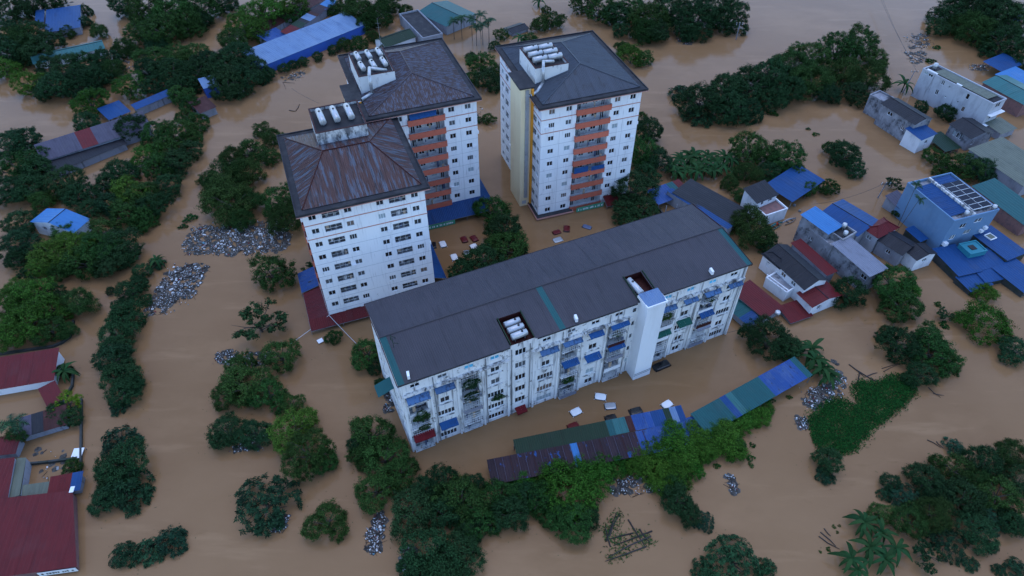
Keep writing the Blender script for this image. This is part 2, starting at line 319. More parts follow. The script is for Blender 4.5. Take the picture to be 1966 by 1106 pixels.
def loggia(parent, fr, rz, x, z, w, h, seed):
    """barred loggia window: dark recess, security bars, washing behind them"""
    o, ux, n, L = fr; pos = o + ux * x + Vector((0, 0, z))
    key = ('lg', round(w,2), round(h,2))
    if key not in CACHE:
        m = MB(); d = 1.0; a = w/2
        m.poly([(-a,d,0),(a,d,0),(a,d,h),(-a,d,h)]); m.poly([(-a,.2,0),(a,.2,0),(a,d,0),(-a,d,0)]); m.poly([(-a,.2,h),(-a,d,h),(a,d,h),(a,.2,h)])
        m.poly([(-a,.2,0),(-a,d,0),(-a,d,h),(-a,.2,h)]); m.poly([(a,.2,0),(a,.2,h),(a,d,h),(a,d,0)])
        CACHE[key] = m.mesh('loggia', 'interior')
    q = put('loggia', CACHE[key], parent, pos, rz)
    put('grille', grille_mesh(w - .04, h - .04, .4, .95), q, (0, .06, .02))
    k = ('cl', round(w,1), seed % 7)
    if k not in CACHE: CACHE[k] = clutter(w, h, 9, seed).mesh('laundry', 'laundry')
    put('laundry', CACHE[k], q, kind='stuff')
    return q
def hip_roof(parent, x0, x1, y0, y1, z, ridge, mt, w=1.1, rib=.07, cap=None):
    (rx0, ry0, rz), (rx1, ry1, _) = ridge
    a, b = Vector((rx0, ry0, rz)), Vector((rx1, ry1, rz))
    c = [Vector((x0,y0,z)), Vector((x1,y0,z)), Vector((x1,y1,z)), Vector((x0,y1,z))]
    if abs(rx1 - rx0) > abs(ry1 - ry0):
        fs = [[c[0],c[1],b,a],[c[1],c[2],b],[c[2],c[3],a,b],[c[3],c[0],a]]; hips = [(c[0],a),(c[1],b),(c[2],b),(c[3],a),(a,b)]
    else:
        fs = [[c[0],c[1],a],[c[1],c[2],b,a],[c[2],c[3],b],[c[3],c[0],a,b]]; hips = [(c[0],a),(c[1],a),(c[2],b),(c[3],b),(a,b)]
    for f in fs: sheets(parent, f, mt, w, rib)
    for p, q in hips:
        m = MB(); up = Vector((0,0,.1)); m.tube(p + up, q + up, .11, n=6); obj('ridge_cap', m, cap or mt, parent)
def tank(loc, rz, length, r, label, group, name='water_tank', mt='steel'):
    """horizontal stainless water tank on a cradle"""
    t = thing(name, label, 'water tank', loc, rz, group)
    key = ('tk', round(length,1), round(r,2))
    if key not in CACHE:
        m = MB(); n = 16; pr = [(-length/2 - .10, r*.35), (-length/2 - .06, r*.8), (-length/2, r), (-length/6, r), (-length/6 + .05, r*1.03), (length/6, r*1.03), (length/6+.05, r), (length/2, r), (length/2 + .06, r*.8), (length/2 + .10, r*.35)]
        for x, q in pr:
            for k in range(n): m.v.append((x, q*math.cos(2*math.pi*k/n), r + .35 + q*math.sin(2*math.pi*k/n)))
        for i in range(len(pr) - 1):
            for k in range(n): k2 = (k+1) % n; m.f.append((i*n+k, (i+1)*n+k, (i+1)*n+k2, i*n+k2))
        m.f.append(tuple(range(n))); m.f.append(tuple((len(pr)-1)*n + k for k in range(n))[::-1])
        c = MB(); x = 0
        c.box(x - .04, x + .04, -r*.8, r*.8, .0, .08)
        for y in (-r*.75, r*.75): c.box(x - .035, x + .035, y - .035, y + .035, .079, r*.8 + .3)
        h = MB(); h.tube((length*.2, 0, 2*r + .33), (length*.2, 0, 2*r + .47), .2, .17, n=10)
        CACHE[key] = (m.mesh('shell', mt, True), c.mesh('cradle', 'grey_pipe'), h.mesh('hatch', 'charcoal'))
    a, b, c = CACHE[key]; put('shell', a, t); put('cradle', b, t, (-length*.33, 0, 0)); put('cradle', b, t, (length*.33, 0, 0)); put('hatch', c, t)
    return t
def standing_tank(loc, r, h, label, group=None):
    t = thing('upright_water_tank', label, 'water tank', loc, 0, group)
    key = ('st', r, h)
    if key not in CACHE:
        m = MB(); n = 14; pr = [(.5, r*.9), (.55, r), (.5 + h*.33, r), (.5 + h*.35, r*1.03), (.5 + h*.62, r*1.03), (.5 + h*.64, r), (.5 + h, r), (.56 + h, r*.8), (.62 + h, r*.3)]
        for z, q in pr:
            for k in range(n): m.v.append((q*math.cos(2*math.pi*k/n), q*math.sin(2*math.pi*k/n), z))
        for i in range(len(pr) - 1):
            for k in range(n): k2 = (k+1) % n; m.f.append((i*n+k, i*n+k2, (i+1)*n+k2, (i+1)*n+k))
        m.f.append(tuple(range(n))[::-1]); m.f.append(tuple((len(pr)-1)*n + k for k in range(n)))
        s = MB()
        for k in range(4): a = math.pi/4 + k*math.pi/2; s.box(r*.7*math.cos(a)-.04, r*.7*math.cos(a)+.04, r*.7*math.sin(a)-.04, r*.7*math.sin(a)+.04, 0, .5)
        CACHE[key] = (m.mesh('shell', 'steel', True), s.mesh('stand', 'grey_pipe'))
    put('shell', CACHE[key][0], t); put('stand', CACHE[key][1], t)
    return t
def to_world(o, ang, x, y, z=0):
    c, s = math.cos(ang), math.sin(ang); return Vector((o[0] + c*x - s*y, o[1] + s*x + c*y, z))
def vent_duct(pts, r, label, loc, rz):
    m = MB()
    for a, b in zip(pts, pts[1:]):
        m.tube(a, b, r, n=10)
    for p in pts[1:-1]:
        i = len(m.v); n = 8                                     # elbow ball
        for j in range(1, 5):
            for k in range(n): th = math.pi*j/5; ph = 2*math.pi*k/n; m.v.append((p[0] + r*1.04*math.sin(th)*math.cos(ph), p[1] + r*1.04*math.sin(th)*math.sin(ph), p[2] + r*1.04*math.cos(th)))
        for j in range(3):
            for k in range(n): k2 = (k+1) % n; m.f.append((i+j*n+k, i+(j+1)*n+k, i+(j+1)*n+k2, i+j*n+k2))
        m.f.append(tuple(i + k for k in range(n))); m.f.append(tuple(i + 3*n + k for k in range(n))[::-1])
    t = tag(obj('ventilation_duct', m, 'duct', loc=loc, rz=rz, smooth=True), label, 'duct')
    return t

# ---------------------------------------------------------------- the three towers
def ac_mesh():
    if 'ac' not in CACHE:
        m = MB(); m.box(-.42, .42, -.34, -.03, 0, .6); m.box(-.38, -.34, -.32, -.005, -.06, 0); m.box(.34, .38, -.32, -.005, -.06, 0); CACHE['ac'] = m.mesh('air_conditioner', 'white_plastic')
    return CACHE['ac']
def tower(name, label, o, ang, W, D, Ht, pitch, zc0, plan, roof, ridge, box, shaft=None):
    t = thing(name, label, 'tower block', (o[0], o[1], 0), ang)
    rows = [zc0 - pitch * k for k in range(9)]
    wall = MB(); trim = MB(); band = MB(); seed = hash(name) % 91 if False else len(name) * 7
    for f in 'frbl':
        fr = FACES[f][0](W, D); rz = FACES[f][1]; L = fr[3]; ops = []; todo = []
        kind = plan[f]
        if kind == 'side':
            cs = [(1.6, 0), (4.7, 1), (7.65, 0), (L - 8.05, 0), (L - 4.95, 1), (L - 1.85, 0)]
            if f == 'l' and shaft: cs = [(L - x, k) for x, k in ((1.5, 0), (3.7, 1), (L - 8.5, 0), (L - 4.9, 1), (L - 1.9, 0))]
        elif kind == 'balcony': cs = [(2.25, 0), (6.0, 0), (L - 5.4, 0), (L - 1.9, 0)]
        else: cs = []
        for k, zc in enumerate(rows):
            for x, wide in cs:
                w, h = (3.0, 1.45) if wide and not (f == 'l' and shaft) else ((2.0, 1.45) if wide else (1.3, 1.15))
                zb = max(zc - h/2, .05)
                ops.append((x - w/2, x + w/2, zb, zc + h/2)); todo.append((x, zb, w, zc + h/2 - zb, wide, k))
            if kind == 'balcony': ops.append((7.7, L - 7.0, max(zc - 1.5, .06), zc + 1.2, 1.5))
        wall_face(wall, fr, -1.0, Ht, ops)
        for x, zb, w, h, wide, k in todo:
            seed += 1
            if wide: loggia(t, fr, rz, x, zb, w, h, seed)
            else:
                wq = window(t, fr, rz, x, zb, w, h, 2 if seed % 5 else 3)
                if seed % 11 == 0 and k < 8: put('air_conditioner', ac_mesh(), t, fr[0] + fr[1] * (x + (.95 if seed % 2 else -.95)) + Vector((0, 0, zb - .25)), rz)
        ob, ux, n, _ = fr
        def strip(m, x0, x1, z0, z1, pr):
            p = ob + ux * ((x0 + x1)/2) + n * (pr/2 - .004) + Vector((0, 0, (z0 + z1)/2)); m.obox(p, ux * ((x1 - x0)/2), n * (pr/2 + .004), Vector((0, 0, (z1 - z0)/2)))
        for k, zc in enumerate(rows):
            zl = zc - pitch/2 - .05
            if zl < 0.2: continue
            spans = [(0, L)] if kind != 'balcony' else [(0, 7.6), (L - 6.9, L)]
            for x0, x1 in spans: strip(band if k < 2 else trim, x0 - .03, x1 + .03, zl - (.09 if k < 2 else .03), zl + (.09 if k < 2 else .03), .06 if k < 2 else .02)
        strip(band, -.05, L + .05, Ht - .45, Ht - .02, .09)
        if kind == 'balcony':
            for x in (4.1, L - 3.65): strip(trim, x - .025, x + .025, .3, rows[2] + 1.4, .018)
            for k, zc in enumerate(rows):
                bw = L - 14.7; cx = (7.7 + L - 7.0)/2; z0 = max(zc - 1.78, .05); z1 = zc - .48
                m = MB(); m.box(-bw/2 - .12, bw/2 + .12, -.55, -.42, z0 - zc, z1 - zc); m.box(-bw/2 - .12, -bw/2 + .01, -.42, -.02, z0 - zc, z1 - zc); m.box(bw/2 - .01, bw/2 + .12, -.42, -.02, z0 - zc, z1 - zc)
                m.box(-bw/2 + .01, bw/2 - .01, -.419, -.02, z0 - zc, z0 - zc + .12)
                pb = ob + ux * cx + Vector((0, 0, zc)); q = obj('balcony', m, 'orange_paint', t, pb, rz)
                rl = MB(); rl.box(-bw/2 - .1, bw/2 + .1, -.51, -.46, z1 - zc + .12, z1 - zc + .16)
                for j in range(9): x = -bw/2 + bw*j/8; rl.box(x - .02, x + .02, -.505, -.465, z1 - zc, z1 - zc + .12)
                obj('railing', rl, 'grey_pipe', q)
                bk = MB(); y = 1.499; bk.poly([(-bw/2, y, -1.55), (bw/2, y, -1.55), (bw/2, y, 1.25), (-bw/2, y, 1.25)]); obj('balcony_wall', bk, 'balcony_white', q)
                for j, (dx, ww, zb, hh) in enumerate(((-bw*.36, .9, -1.5, 2.2), (-bw*.18, 1.2, -.6, 1.2), (bw*.12, 1.3, -.6, 1.2), (bw*.36, .9, -1.5, 2.2))):
                    f_, p_ = win_mesh(ww, hh, 2); fo = put('balcony_door' if hh > 2 else 'balcony_window', f_, q, (dx, 1.42, zb)); put('pane', p_, fo, (0, .03, 0))
                rr = random.Random(seed + k * 5); cl = clutter(bw - .3, 1.7, rr.randint(1, 4), seed + k, -.2, 1.0)
                cl.v = [(x, yy, zz - 1.45 + (.0 if zz < .5 else .25)) for x, yy, zz in cl.v]; obj('laundry', cl, 'laundry', q, kind='stuff')
    obj('wall', wall, 'tower_paint', t); obj('storey_joint', trim, 'joint_grey', t); obj('storey_band', band, 'salmon_paint', t)
    e = .9; m = MB(); m.box(-e, W + e, -e, D + e, Ht, Ht + .32)
    for x0, x1, y0, y1 in ((-e, W+e, -e, -e+.18), (-e, W+e, D+e-.18, D+e), (-e, -e+.18, -e+.18, D+e-.18), (W+e-.18, W+e, -e+.18, D+e-.18)): m.box(x0, x1, y0, y1, Ht + .32, Ht + .56)
    obj('eave_slab', m, 'charcoal', t)
    m = MB(); m.box(-e - .012, W + e + .012, -e - .012, D + e + .012, Ht - .06, Ht + .10); obj('eave_band', m, 'salmon_paint', t)
    hip_roof(t, .35, W - .35, .5, D - .5, Ht + .45, ridge, roof, cap='brown_sheet' if roof == 'tower_rust' else None)
    m = MB(); m.box(.3, W - .3, .45, D - .45, Ht + .325, Ht + .44); obj('roof_base', m, 'charcoal', t)
    x0, x1, y0, y1, zt = box; m = MB()
    for a in ((x0, x1, y0, y0+.2), (x0, x1, y1-.2, y1), (x0, x0+.2, y0+.2, y1-.2), (x1-.2, x1, y0+.2, y1-.2)): m.box(*a, Ht + .33, zt)
    lh = obj('lift_head', m, 'grimy_white' if roof == 'tower_rust' else 'lift_white', t)
    m = MB(); m.box(x0 + .2, x1 - .2, y0 + .2, y1 - .2, zt - .8, zt - .55); obj('tank_deck', m, 'charcoal', lh)
    m = MB()
    for a in ((x0-.06, x1+.06, y0-.06, y0+.26), (x0-.06, x1+.06, y1-.26, y1+.06), (x0-.06, x0+.26, y0+.26, y1-.26), (x1-.26, x1+.06, y0+.26, y1-.26)): m.box(*a, zt + .002, zt + .08)
    obj('parapet_cap', m, 'brown_sheet', lh)
    return t, lh, rows

AA, AC = R(20.5), R(19.2)
OA, OB, OC = (-35.36, 88.80), (-28.03, 116.49), (5.94, 120.55)
tA, lA, rA = tower('apartment_tower', 'white ten-storey tower with rusted blue hip roof, nearest to the grey slab block', OA, AA, 21.3, 24.0, 26.9, 3.05, 25.73,
    dict(f='side', r='balcony', b='side', l='balcony'), 'tower_rust', ((6.3, 11.6, 30.6), (14.7, 11.6, 30.6)), (6.0, 15.2, 15.3, 24.2, 32.0))
tB, lB, rB = tower('apartment_tower', 'white tower with orange balconies behind the rust-roofed tower, blue skirt at its foot', OB, AA, 22.2, 26.6, 27.9, 3.12, 26.6,
    dict(f='balcony', r='side', b='balcony', l='side'), 'tower_dash', ((11.4, 8.7, 31.2), (11.4, 18.6, 31.2)), (.7, 8.0, 9.0, 20.0, 32.2))
tC, lC, rC = tower('apartment_tower', 'free-standing white tower with slate roof, cream lift shaft and orange balconies', OC, AC, 22.2, 26.4, 28.0, 3.14, 26.72,
    dict(f='balcony', r='side', b='balcony', l='side'), 'tower_slate', ((11.6, 8.6, 31.3), (11.6, 18.6, 31.3)), (1.5, 8.8, 8.0, 17.4, 32.2), shaft=True)
# lift shafts on the left flanks of the two rear towers
def lift_shaft(t, y0, y1, zt):
    m = MB(); m.box(-2.6, -.004, y0, y1, -1, zt - .3); sh = obj('lift_shaft', m, 'cream_paint', t)
    m = MB(); m.box(-3.0, .3, y0 - .3, y1 + .3, zt - .3, zt); obj('shaft_roof', m, 'charcoal', sh)
    m = MB(); m.box(-1.7, -.95, y0 - .35, y0 - .004, 2.5, zt - .6)
    for k in range(24): z = 2.6 + k*(zt - 3.6)/24; m.box(-1.74, -.91, y0 - .38, y0 - .005, z, z + .10)
    obj('cable_riser', m, 'duct', sh)
    m = MB(); m.box(-.45, -.02, y0 - .55, y0 - .006, -1, zt - .4); obj('ochre_strip', m, 'ochre_paint', sh)
    m = MB(); m.box(-2.1, -1.1, y0 - .03, y0 - .003, .6, 1.5); obj('vent_panel', m, 'joint_grey', sh)
lift_shaft(tC, 5.0, 11.6, 30.2); lift_shaft(tB, 6.5, 13.0, 28.9)
# rooftop tanks
ORD = ['first','second','third','fourth','fifth','sixth','seventh','eighth','ninth','tenth','eleventh','twelfth','thirteenth','fourteenth','fifteenth','sixteenth','seventeenth','eighteenth','nineteenth','twentieth','twenty-first','twenty-second','twenty-third','twenty-fourth','twenty-fifth','twenty-sixth','twenty-seventh','twenty-eighth','twenty-ninth','thirtieth']
for k, x in enumerate((7.7, 10.3, 12.9)):
    tank(to_world(OA, AA, x, 20.0, 31.47), AA + R(93), 4.3, .62, f'{("leftmost","middle","rightmost")[k]} of three steel tanks on the rust-roofed tower', 'tanks on the rust-roofed tower')
for j, y in enumerate((17.0, 12.6)):
    for k, x in enumerate((2.1, 4.4, 6.7)):
        tank(to_world(OB, AA, x, y - (.0 if k < 2 else -.3), 31.68), AA + R(95), 2.8, .52, f'{("left","middle","right")[k]} steel tank in the {("rear","front")[j]} row on the rear tower with blue skirt', 'tanks on the rear tower')
for j, x in enumerate((3.3, 6.6)):
    for k, y in enumerate((15.6, 13.2, 10.9)):
        tank(to_world(OC, AC, x + .15*k, y, 31.68), AC + R(4), 3.0, .58, f'{("rear","middle","front")[k]} steel tank in the {("left","right")[j]} row on the slate-roofed tower', 'tanks on the slate-roofed tower')
vent_duct([(6.6, 10.4, 31.9), (3.2, 10.0, 33.2), (2.6, 7.5, 33.0), (2.6, 7.5, 29.2), (.3, 6.6, 28.6), (-1.2, 6.2, 28.2)], .34, 'silver bent duct hanging off the roof box of the blue-skirted rear tower', (*OB, 0), AA)
vent_duct([(5.9, 9.0, 32.6), (3.6, 8.9, 33.0), (3.0, 7.4, 32.8), (3.0, 7.3, 29.2), (.9, 5.2, 28.7), (-.9, 4.6, 28.2)], .32, 'silver bent duct running down the roof box of the slate-roofed tower', (*OC, 0), AC)
m = MB(); m.tube((0,0,0), (0,0,6.5), .06, .03); 
for z in (4.5, 5.4): m.tube((-.5,0,z), (.5,0,z), .02)
tag(obj('antenna_mast', m, 'grey_pipe', loc=to_world(OB, AA, 7.7, 19.6, 32.2)), 'thin antenna mast on the roof box of the blue-skirted rear tower', 'antenna')
# skirts, plinths and awnings round the feet of the towers
def lean(parent, pts, mt, name='awning', w=1.15):
    """sloping sheet awning: a part named awning with its sheets below it"""
    q = put(name, None, parent); a, b, c, d = [Vector(p) for p in pts]
    m = MB()
    for p, r_ in ((a, b), (b, c), (d, a)): m.tube(p - Vector((0,0,.06)), r_ - Vector((0,0,.06)), .05, n=5)
    for k in range(5): p = a.lerp(b, k/4); m.tube((p.x, p.y, -1), p - Vector((0,0,.05)), .05, n=5)
    obj('awning_frame', m, 'grey_pipe', q)
    sheets(q, [a, b, c, d], mt, w, .04); return q
lean(tA, [(-4.0, -2.2, 1.0), (20.5, -2.2, 1.0), (20.5, -.02, 1.9), (-4.0, -.02, 1.9)], 'maroon')
lean(tA, [(-4.0, 8.5, 1.0), (-4.0, .02, 1.0), (-.02, .02, 2.0), (-.02, 8.5, 2.0)], 'maroon')
lean(tA, [(-4.2, 14.5, 1.2), (-4.2, 8.55, 1.2), (-.02, 8.55, 2.3), (-.02, 14.5, 2.3)], 'blue_worn')
lean(tA, [(24.2, 2, 1.6), (24.2, 20, 1.6), (21.32, 20, 2.8), (21.32, 2, 2.8)], 'blue_sheet')
lean(tB, [(2.0, -3.6, 1.3), (23.0, -3.6, 1.3), (23.0, -.02, 3.2), (2.0, -.02, 3.2)], 'blue_sheet')
lean(tB, [(25.0, -.5, 1.3), (25.0, 14, 1.3), (22.22, 14, 3.0), (22.22, -.5, 3.0)], 'blue_sheet')
def banner(parent, loc, rz, w, h, mt, seed, label):
    m = MB(); m.box(-w/2, w/2, -.04, .04, 0, h); q = part_label(obj('banner', m, mt, parent, loc, rz), label)
    rr = random.Random(seed); x = -w/2 + .4; s = MB()
    while x < w/2 - .5:                                           # lettering too far off to read: strokes only
        k = rr.uniform(.18, .34); s.box(x, x + k, -.05, -.042, h*.3, h*.3 + rr.uniform(.3, .45)*h)
        if rr.random() < .4: s.box(x, x + k*1.4, -.05, -.0425, h*.62, h*.72)
        x += k + rr.choice((.10, .14, .4))
    obj('lettering', s, 'banner_white', q); return q
banner(tB, (10.6, -3.75, .1), 0, 8.5, 1.1, 'banner_green', 3, 'green shop banner with white lettering')
m = MB(); m.box(-.8, 8.2, -1.3, -.01, .25, .55); m.box(-.8, -.01, -.01, 6, .25, .55); obj('plinth_ledge', m, 'salmon_paint', tC)
m = MB(); m.box(-.6, 8.0, -1.1, -.02, .552, .7); m.box(-.62, -.02, 0, 5.9, .552, .7); obj('ledge_top', m, 'charcoal', tC)
banner(tC, (12.2, -1.5, .2), 0, 6.8, 1.2, 'banner_green', 8, 'green and white banner above the water')
lean(tC, [(16.0, -2.6, .8), (20.5, -2.6, .8), (20.5, -.02, 1.9), (16.0, -.02, 1.9)], 'red_sheet')
m = MB(); m.box(7.9, 11.2, -.66, -.58, rC[5] - .5, rC[5] + .95); m.box(12.0, 15.1, -.66, -.58, rC[5] - .55, rC[5] + .5); part_label(obj('tarpaulin', m, 'blue_cloth', tC), 'blue tarpaulin over a balcony')
m = MB(); m.poly([(8.0,-.7,rB[0]-.3),(13.5,-.7,rB[0]-.1),(13.8,.6,rB[0]+1.1),(8.2,.6,rB[0]+1.0)]); part_label(obj('tarpaulin', m, 'blue_cloth', tB), 'blue tarpaulin over the top balcony')

# ---------------------------------------------------------------- the long slab block
AD = R(24.07); OD = (-16.53, 60.02); LD, DD, HD = 63.1, 17.3, 18.5
tD = thing('apartment_slab_block', 'long stained white five-storey block with grey roof, standing in the flood', 'apartment block', (*OD, 0), AD)
FLZ = [14.05, 10.9, 7.5, 4.2, 1.35]
cols = [(2.2,'B'),(6.55,'W'),(10.9,'B'),(15.2,'W'),(19.6,'S'),(24.2,'W'),(28.6,'B'),(33.0,'W'),(37.4,'B'),(46.9,'B'),(51.4,'W'),(55.95,'B'),(60.4,'W')]
wall = MB(); frD = FACES['f'][0](LD, DD); ops = []; todo = []
rd = random.Random(4)
for i, (x, k) in enumerate(cols):
    if k == 'S':
        for z in (16.2, 12.95, 9.65, 6.55, 3.45): ops.append((x-.95, x+.95, z-.72, z+.72)); todo.append(('w', x, z-.72, 1.9, 1.44, 3))
        continue
    ops.append((x-.75, x+.75, 16.55, 17.4)); todo.append(('c' if i in (2, 3, 9, 10, 11) else 'w', x, 16.55, 1.5, .85, 2))
    for j, z in enumerate(FLZ):
        if k == 'W':
            wide = (i, j) in ((1,2),(3,2),(3,3),(3,4),(5,2),(5,3),(5,4),(10,2),(12,2),(12,4),(1,4)); w = 2.9 if wide else 1.55; h = 1.35
            zb = max(z - h/2, .04); ops.append((x-w/2, x+w/2, zb, z+h/2)); todo.append(('w', x, zb, w, z+h/2-zb, 5 if wide else 2))
        else:
            zb = max(z - 1.45, .05); ops.append((x-1.5, x+1.5, zb, z+1.1, 1.2)); todo.append(('b', x, zb, 3.0, z + 1.1 - zb, (i, j)))
wall_face(wall, frD, -1, HD, ops)
frL = FACES['l'][0](LD, DD); opsL = [(s-w/2, s+w/2, max(z-.65,.05), z+.65) for s, w in ((3.0,1.5),(6.5,1.5),(10.8,1.5),(14.3,1.5)) for z in FLZ + [16.9]]
wall_face(wall, frL, -1, HD, opsL)
for a in opsL: window(tD, frL, -math.pi/2, (a[0]+a[1])/2, a[2], a[1]-a[0], a[3]-a[2], 2)
frR = FACES['r'][0](LD, DD); opsR = [(s-.75, s+.75, max(z-.65,.05), z+.65) for s in (3.0, 6.5, 10.8, 14.3) for z in FLZ]
wall_face(wall, frR, -1, HD, opsR)
for a in opsR: window(tD, frR, math.pi/2, (a[0]+a[1])/2, a[2], a[1]-a[0], a[3]-a[2], 2)
wall_face(wall, FACES['b'][0](LD, DD), -1, HD, [])
obj('wall', wall, 'slab_paint', tD)
for k, x, zb, w, h, q in todo:
    if k in 'wc': window(tD, frD, 0, x, zb, w, h, q, mp='cyan_glass' if k == 'c' else 'glass'); continue
    i, j = q; pj = rd.choice((.25, .55, .8)); sd_ = i * 7 + j
    bm = MB(); bm.box(-1.7, 1.7, -pj, -.01, -.16, 0); b = obj('balcony', bm, 'grimy_white', tD, (x, 0, zb))
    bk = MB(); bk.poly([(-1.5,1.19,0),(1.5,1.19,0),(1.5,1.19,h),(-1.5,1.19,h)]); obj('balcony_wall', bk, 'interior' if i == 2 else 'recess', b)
    for dx, ww, z0, hh in ((-.75, .9, 0.02, min(2.1, h-.1)), (.6, 1.2, min(.8, h*.4), min(1.2, h*.5))):
        f_, p_ = win_mesh(ww, hh, 2); fo = put('balcony_door' if dx < 0 else 'balcony_window', f_, b, (dx, 1.1, z0)); put('pane', p_, fo, (0, .03, 0))
    style = rd.random(); hh = 1.0 if style < .55 else h
    gr = put('grille', grille_mesh(3.3, min(hh, h), .36, .36), b, (0, -pj + .06, 0))
    if rd.random() < .3:
        pn = MB(); pn.box(-1.64, 1.64, -pj - .02, -pj + .03, .05, .85); part_label(obj('parapet_panel', pn, rd.choice(('brown_sheet','corr_blue','alu')), b), 'sheet panel on the balcony rail')
    cl = clutter(2.8, min(h, 2.2), rd.randint(3, 7), sd_, -pj + .15, .9); obj('laundry', cl, 'laundry', b, kind='stuff')
# pilasters, pipes, cornice
px_ = [0.16, 4.4, 8.75, 13.05, 17.4, 21.9, 26.4, 30.85, 35.2, 39.8, 49.15, 53.7, 58.2, 62.94]
for x in px_:
    m = MB(); m.box(x - .16, x + .16, -.28, -.004, -1, 15.3); obj('pilaster', m, 'slab_paint', tD)
for x in (5.0, 13.6, 18.0, 21.2, 27.0, 35.7, 48.6, 62.3):
    m = MB(); m.tube((x, -.16, -1), (x, -.16, 17.6), .07, n=6); obj('drain_pipe', m, 'grey_pipe', tD)
for i, (x, k) in enumerate(cols):
    if k == 'S': continue
    m = MB(); m.box(x - 2.1, x + 2.1, -.5, -.005, 15.3, 15.62); m.box(x - 1.5, x + 1.5, -.42, -.006, 15.62, 15.8); obj('cornice', m, 'grimy_white', tD)
    for j, z in enumerate(FLZ[:4]):
        if k == 'W': m = MB(); m.box(x - 1.3, x + 1.3, -.22, -.005, z - .95, z - .84); obj('window_sill', m, 'grimy_white', tD)
# awnings over windows and balconies
def awning(x, z, w, mt, out=1.15):
    m = MB(); n = 6
    for k in range(n):
        a, b = -w/2 + w*k/n, -w/2 + w*(k+1)/n; s = random.uniform(-.05, .05)
        m.poly([(a, -out, s), (b, -out, s), (b, -.03, .55), (a, -.03, .55)]); m.poly([(a, -out, s), (a, -out - .02, s - .22), (b, -out - .02, s - .22), (b, -out, s)])
    m.poly([(-w/2, -out, 0), (-w/2, -.03, .55), (-w/2, -.03, .2)]); m.poly([(w/2, -out, 0), (w/2, -.03, .2), (w/2, -.03, .55)])
    obj('awning', m, mt, tD, (x, 0, z))
for a in ((2.3,14.3,3.6,'slate_cloth'),(2.3,3.8,3.5,'red_cloth'),(6.6,14.6,3.2,'slate_cloth'),(6.6,4.6,3.0,'blue_cloth'),(24.4,14.7,3.2,'slate_cloth'),(28.6,14.9,3.4,'slate_cloth'),(28.6,9.2,3.0,'blue_cloth'),
          (33.0,14.7,2.6,'blue_cloth'),(33.0,8.5,2.9,'blue_cloth'),(37.4,15.0,3.4,'blue_cloth'),(37.4,9.3,3.2,'blue_cloth'),(46.9,14.8,3.2,'slate_cloth'),(46.9,8.2,3.3,'green_cloth'),
          (51.4,14.9,2.8,'slate_cloth'),(51.4,8.9,2.8,'green_cloth'),(56.0,14.8,3.3,'slate_cloth'),(56.0,9.3,2.9,'blue_cloth'),(60.7,14.9,2.9,'slate_cloth'),(19.6,.9,1.9,'red_cloth'),(56.0,5.8,2.9,'corr_blue')): awning(*a)
m = MB(); m.poly([(-2.8, 8.6, 9.0), (-2.8, 6.0, 9.0), (-.02, 6.0, 10.0), (-.02, 8.6, 10.0)]); part_label(obj('awning', m, 'teal_sheet', tD), 'teal awning on the end wall')
# low gable roof of ribbed sheets, with two roof pits for tanks
ZR = 19.75; YR = 8.75
slope = lambda y: HD + .12 + (ZR - HD) * (y + .35) / (YR + .35)
pit = lambda s: 5.65 if 17.9 < s - .35 < 21.9 else (5.65 if 40.9 < s - .35 < 44.6 else 0)
def dcol(f):
    x = f * (LD + .7) - .35
    return 'teal_sheet' if (x < 1.2 or 26.0 < x < 27.2 or x > LD - .5) else 'slab_roof'
sheets(tD, [(-.35,-.35,HD+.12),(LD+.35,-.35,HD+.12),(LD+.35,YR,ZR),(-.35,YR,ZR)], 'slab_roof', 1.06, .014, cols=dcol, bottom=pit)
sheets(tD, [(LD+.35,DD+.35,HD+.12),(-.35,DD+.35,HD+.12),(-.35,YR,ZR),(LD+.35,YR,ZR)], 'slab_roof', 1.06, .014)
m = MB(); m.tube((-.35,YR,ZR+.04), (LD+.35,YR,ZR+.04), .16, n=8); obj('ridge_cap', m, 'slab_roof', tD)
m = MB()
for x0, x1 in ((-.42, 17.6), (22.3, 40.4), (45.1, LD + .42)): m.box(x0, x1, -.45, -.36, HD - .12, HD + .16)
m.box(-.42, LD+.42, DD+.36, DD+.45, HD-.12, HD+.16); obj('gutter', m, 'charcoal', tD)
m = MB()
for x in (-.43, LD + .355):
    for a, b in (((-.36, HD+.1), (YR, ZR)), ((YR, ZR), (DD+.36, HD+.1))): m.poly([(x+.035, a[0], a[1]-.5), (x+.035, b[0], b[1]-.5), (x+.035, b[0], b[1]+.12), (x+.035, a[0], a[1]+.12)]); m.poly([(x-.04, a[0], a[1]+.12), (x+.035, a[0], a[1]+.12), (x+.035, b[0], b[1]+.12), (x-.04, b[0], b[1]+.12)]); m.poly([(x-.04, a[0], a[1]-.5), (x-.04, a[0], a[1]+.12), (x-.04, b[0], b[1]+.12), (x-.04, b[0], b[1]-.5)])
obj('barge_board', m, 'brown_sheet', tD)
m = MB()
for x in (-.001, LD): m.poly([(x+.0005,0,HD),(x+.0005,DD,HD),(x+.0005,YR,ZR-.05)])
obj('gable', m, 'slab_paint', tD)
